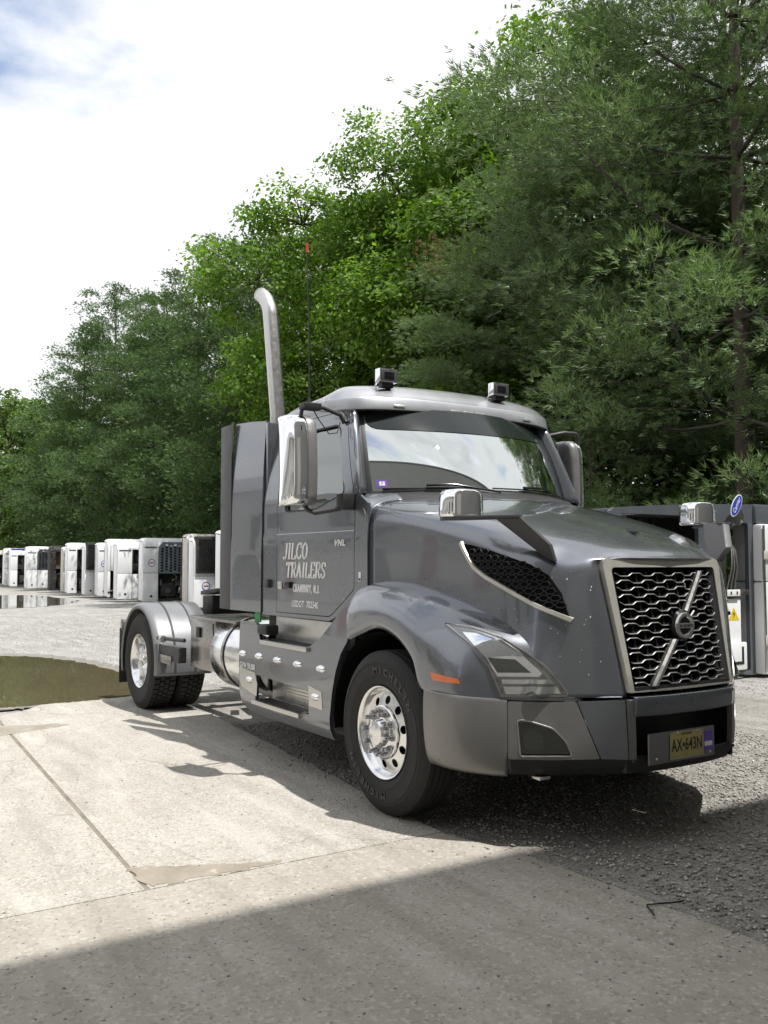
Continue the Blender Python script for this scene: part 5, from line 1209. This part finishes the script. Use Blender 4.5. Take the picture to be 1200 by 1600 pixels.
def make_broad(seed, H, Rm, zb, nl=15, nclump=44, per=62, sz=.15, lob=(1.5, 2.4)):
    rs = np.random.RandomState(seed); tr = MB(); limb(tr, [(0, 0, 0), (.1, .05, zb), (0, .15, H*.45), (.15, 0, H*.75)], .30, .08, 10); tw = MB()
    C = []; Nn = []
    for k in range(nl):
        t = (k+.5)/nl; z = zb+.8+(H-zb-2.0)*t; rr = Rm*math.sqrt(max(.03, 1-((t-.42)/.62)**2))*rs.uniform(.45, .85); a = k*2.4+rs.uniform(-.4, .4)
        c0 = np.array([rr*math.cos(a), rr*math.sin(a), z]); lr = rs.uniform(*lob)*(1-.25*t)
        limb(tw, [(0, 0, max(zb*.8, z-2.2)), tuple(c0*.5+np.array([0, 0, z])*.5-np.array([0, 0, .6])), tuple(c0)], .10, .03, 6)
        d = rs.normal(0, 1, (nclump, 3)); d[:, 2] = d[:, 2]*.8+.25; d /= np.linalg.norm(d, axis=1, keepdims=True)
        cp = c0+d*lr*rs.uniform(.62, 1.08, (nclump, 1))*np.array([1, 1, .82])
        for q in range(0, nclump, 3): limb(tw, [tuple(c0), tuple((c0+cp[q])/2+np.array([0, 0, .1])), tuple(cp[q])], .025, .008, 4)
        n_ = per; loc = rs.normal(0, 1, (nclump, n_, 3))*np.array([.30, .30, .15]); loc[..., 2] -= .10*np.hypot(loc[..., 0], loc[..., 1])**2*3
        P_ = cp[:, None]+loc; C.append(P_.reshape(-1, 3)); nn = np.repeat(d[:, None]*.6+np.array([0, 0, .7]), n_, 1); Nn.append(nn.reshape(-1, 3))
    V, F = leaves(np.concatenate(C), np.concatenate(Nn), sz, seed); return tr, tw, V, F
protos = {}
def proto(key, data, leaf, barkm=M['bark']):
    tr, tw, V, F = data; me = []
    for nm, mb_, mm in (('trunk', tr, barkm), ('limbs', tw, M['twig'])):
        a = bpy.data.meshes.new(nm); a.from_pydata(mb_.v, [], mb_.f); a.shade_smooth(); a.materials.append(mm); me.append(a)
    c = npmesh('crown', V, F, None); c.materials.append(leaf); me.append(c); protos[key] = me; print(key, len(F))
proto('pineA', make_pine(1, 16.5, 5.3, 2.0, 1.5, .017, 8, gap=1.75, tpc=84), M['pine'])
proto('pineB', make_pine(2, 17.5, 5.4, .9, 1.55, .034, 6, gap=1.7, tpc=56), M['pineL'])
proto('pineC', make_pine(3, 15.5, 5.2, 1.0, 1.55, .032, 6, gap=1.6, tpc=56), M['pineL'])
proto('broadA', make_broad(4, 15.5, 5.4, 2.2, 19, 66, 84, .150, (1.8, 2.7)), M['oak'])
proto('broadB', make_broad(5, 14.0, 5.0, 1.6, 17, 60, 66, .165, (1.7, 2.6)), M['oak'])
proto('farleaf', make_broad(6, 15.0, 6.0, 1.2, 18, 40, 34, .34, (2.0, 3.0)), M['oakdark'])
proto('bush', make_broad(7, 2.6, 1.7, .25, 7, 26, 34, .10, (.55, .8)), M['bush'])
def tree(name, key, x, y, rz, s, label, cat='tree', group=None, sz=None):
    t = empty(name, (x, y, 0), R(rz)); t.scale = (s, s, sz or s); tag(t, label, cat, group)
    for nm, me in zip(('trunk', 'limbs', 'crown'), protos[key]):
        o = bpy.data.objects.new(nm, me); COL.objects.link(o); o.parent = t
    return t
TR = [
 ('pine_tree','pineA',-6.6,11.6,20,1.18,'tallest pine at the right, crown cut by the top of the picture'),
 ('pine_tree','pineA',-11.4,12.4,140,1.02,'broad pine behind the cab roof, right of the bright leafy tree'),
 ('pine_tree','pineA',-2.4,15.0,250,1.0,'pine at the right edge of the picture with sky gaps beside its trunk'),
 ('pine_tree','pineA',-9.4,15.2,75,1.22,'shaded pine standing behind the two big right hand pines'),
 ('maple_tree','broadA',-15.8,14.8,10,1.16,'bright green leafy tree with the highest leafy top, left of the pines'),
 ('maple_tree','broadA',-20.2,13.4,130,1.06,'bright leafy tree directly behind the antenna'),
 ('maple_tree','broadB',-23.8,12.6,40,1.14,'leafy tree behind the exhaust stack, its leaves brighter than the pine at its left'),
 ('maple_tree','broadB',-23.5,17.5,90,1.30,'leafy tree whose rounded top rises between the exhaust stack and the antenna'),
 ('maple_tree','broadB',-12.5,19.0,200,1.05,'leafy tree mostly hidden behind the broad pine'),
 ('pine_tree','pineC',-31.5,13.0,60,1.05,'pine just left of the exhaust stack with layered horizontal boughs'),
 ('pine_tree','pineC',-37.0,13.4,190,1.14,'middle pine of the left group, bushy top against the sky'),
 ('pine_tree','pineB',-42.0,13.6,20,1.0,'dense pine in the left group between two taller ones'),
 ('pine_tree','pineB',-46.8,13.2,300,1.03,'pine with a ragged top in the left group'),
 ('pine_tree','pineB',-52.0,14.0,160,1.06,'second tall pine from the left end of the pine group'),
 ('pine_tree','pineB',-57.5,13.2,100,1.17,'leftmost tall pine, open crown leaning over the row of units'),
 ('pine_tree','pineC',-63.5,12.6,0,1.18,'lower pine just left of the leftmost tall pine'),
 ('broadleaf_tree','farleaf',-74,13.5,0,1.05,'yellow green leafy tree at the left, right of the edge tree'),
 ('broadleaf_tree','farleaf',-88,11.5,120,1.22,'yellow green leafy tree at the left edge of the picture'),
 ('broadleaf_tree','farleaf',-102,14.0,220,1.30,'pale leafy tree farthest away behind the left end of the row'),
 ('broadleaf_tree','farleaf',-66,19.0,60,1.0,'leafy tree behind the left pines showing under their boughs'),
]
for a in TR:
    t_ = tree(*a)
    if a[6].startswith('broad pine'): t_.scale.z = .80
for i, (x, y, s, lab) in enumerate([(-9.8,8.6,.9,'low green bush behind the light grey unit'), (-13.5,8.9,1.0,'green bush hidden behind the truck cab'), (-26.5,9.3,1.1,'bush behind the black box unit'), (-31.0,9.2,1.0,'bush behind the plain white unit'), (-37,9.4,1.1,'bush behind the stripped frame'), (-44,9.3,1.2,'bush behind the black honeycomb unit'), (-52,9.2,1.2,'bush behind the blue topped unit'), (-60,9.2,1.3,'bush at the far left end of the row'), (-5.2,9.4,1.0,'bush behind the big grey unit'), (-1.6,9.6,1.1,'bush behind the white unit at the right edge')]):
    tree('bush', 'bush', x, y, 50*i, s, lab, 'bush')
# the wood behind: one mass of foliage that closes the view
rs = np.random.RandomState(21); n = 52000
cx = rs.uniform(-120, 16, 700); cy = rs.uniform(17, 24, 700); cz = rs.uniform(.3, 1, 700)**.8*12.5+rs.normal(0, .5, 700); cz = np.where(rs.rand(700) < .35, rs.uniform(.5, 5, 700), cz)
k = rs.randint(0, 700, n); C = np.stack([cx[k], cy[k], cz[k]], 1)+rs.normal(0, 1, (n, 3))*np.array([1.5, 1.2, 1.0]); C[:, 2] = abs(C[:, 2])
V, F = leaves(C, np.tile([0, -.4, .8], (n, 1)), .55, 3)
tag(npmesh('woodland', V, F, M['oakdark']), 'dark wood closing the view behind the front trees', 'woodland', kind='stuff')
rs = np.random.RandomState(22); n = 26000
C = np.stack([rs.uniform(-110, 10, n), rs.uniform(9.2, 14, n), rs.rand(n)**1.6*1.5], 1); V, F = leaves(C, np.tile([0, -.3, .9], (n, 1)), .16, 5)
tag(npmesh('undergrowth', V, F, M['bush']), 'low undergrowth at the foot of the trees', 'undergrowth', kind='stuff')
# rust brown dead clusters on the right pines
for c, lab in (((-12.3,8.0,8.9), 'brown dead needle cluster on a left reaching bough'), ((-6.9,9.2,13.2), 'brown dead needle cluster high in the right pine')):
    n = 60; rs = np.random.RandomState(int(abs(c[0])*10)); C = np.array(c)+rs.normal(0, .22, (n, 3)); V, F = tufts(C, rs.normal(0, 1, (n, 3)), 8, .14, .014, .8, 4)
    tag(npmesh('dead_cluster', V, F, M['deadneedle']), lab, 'dead needles')
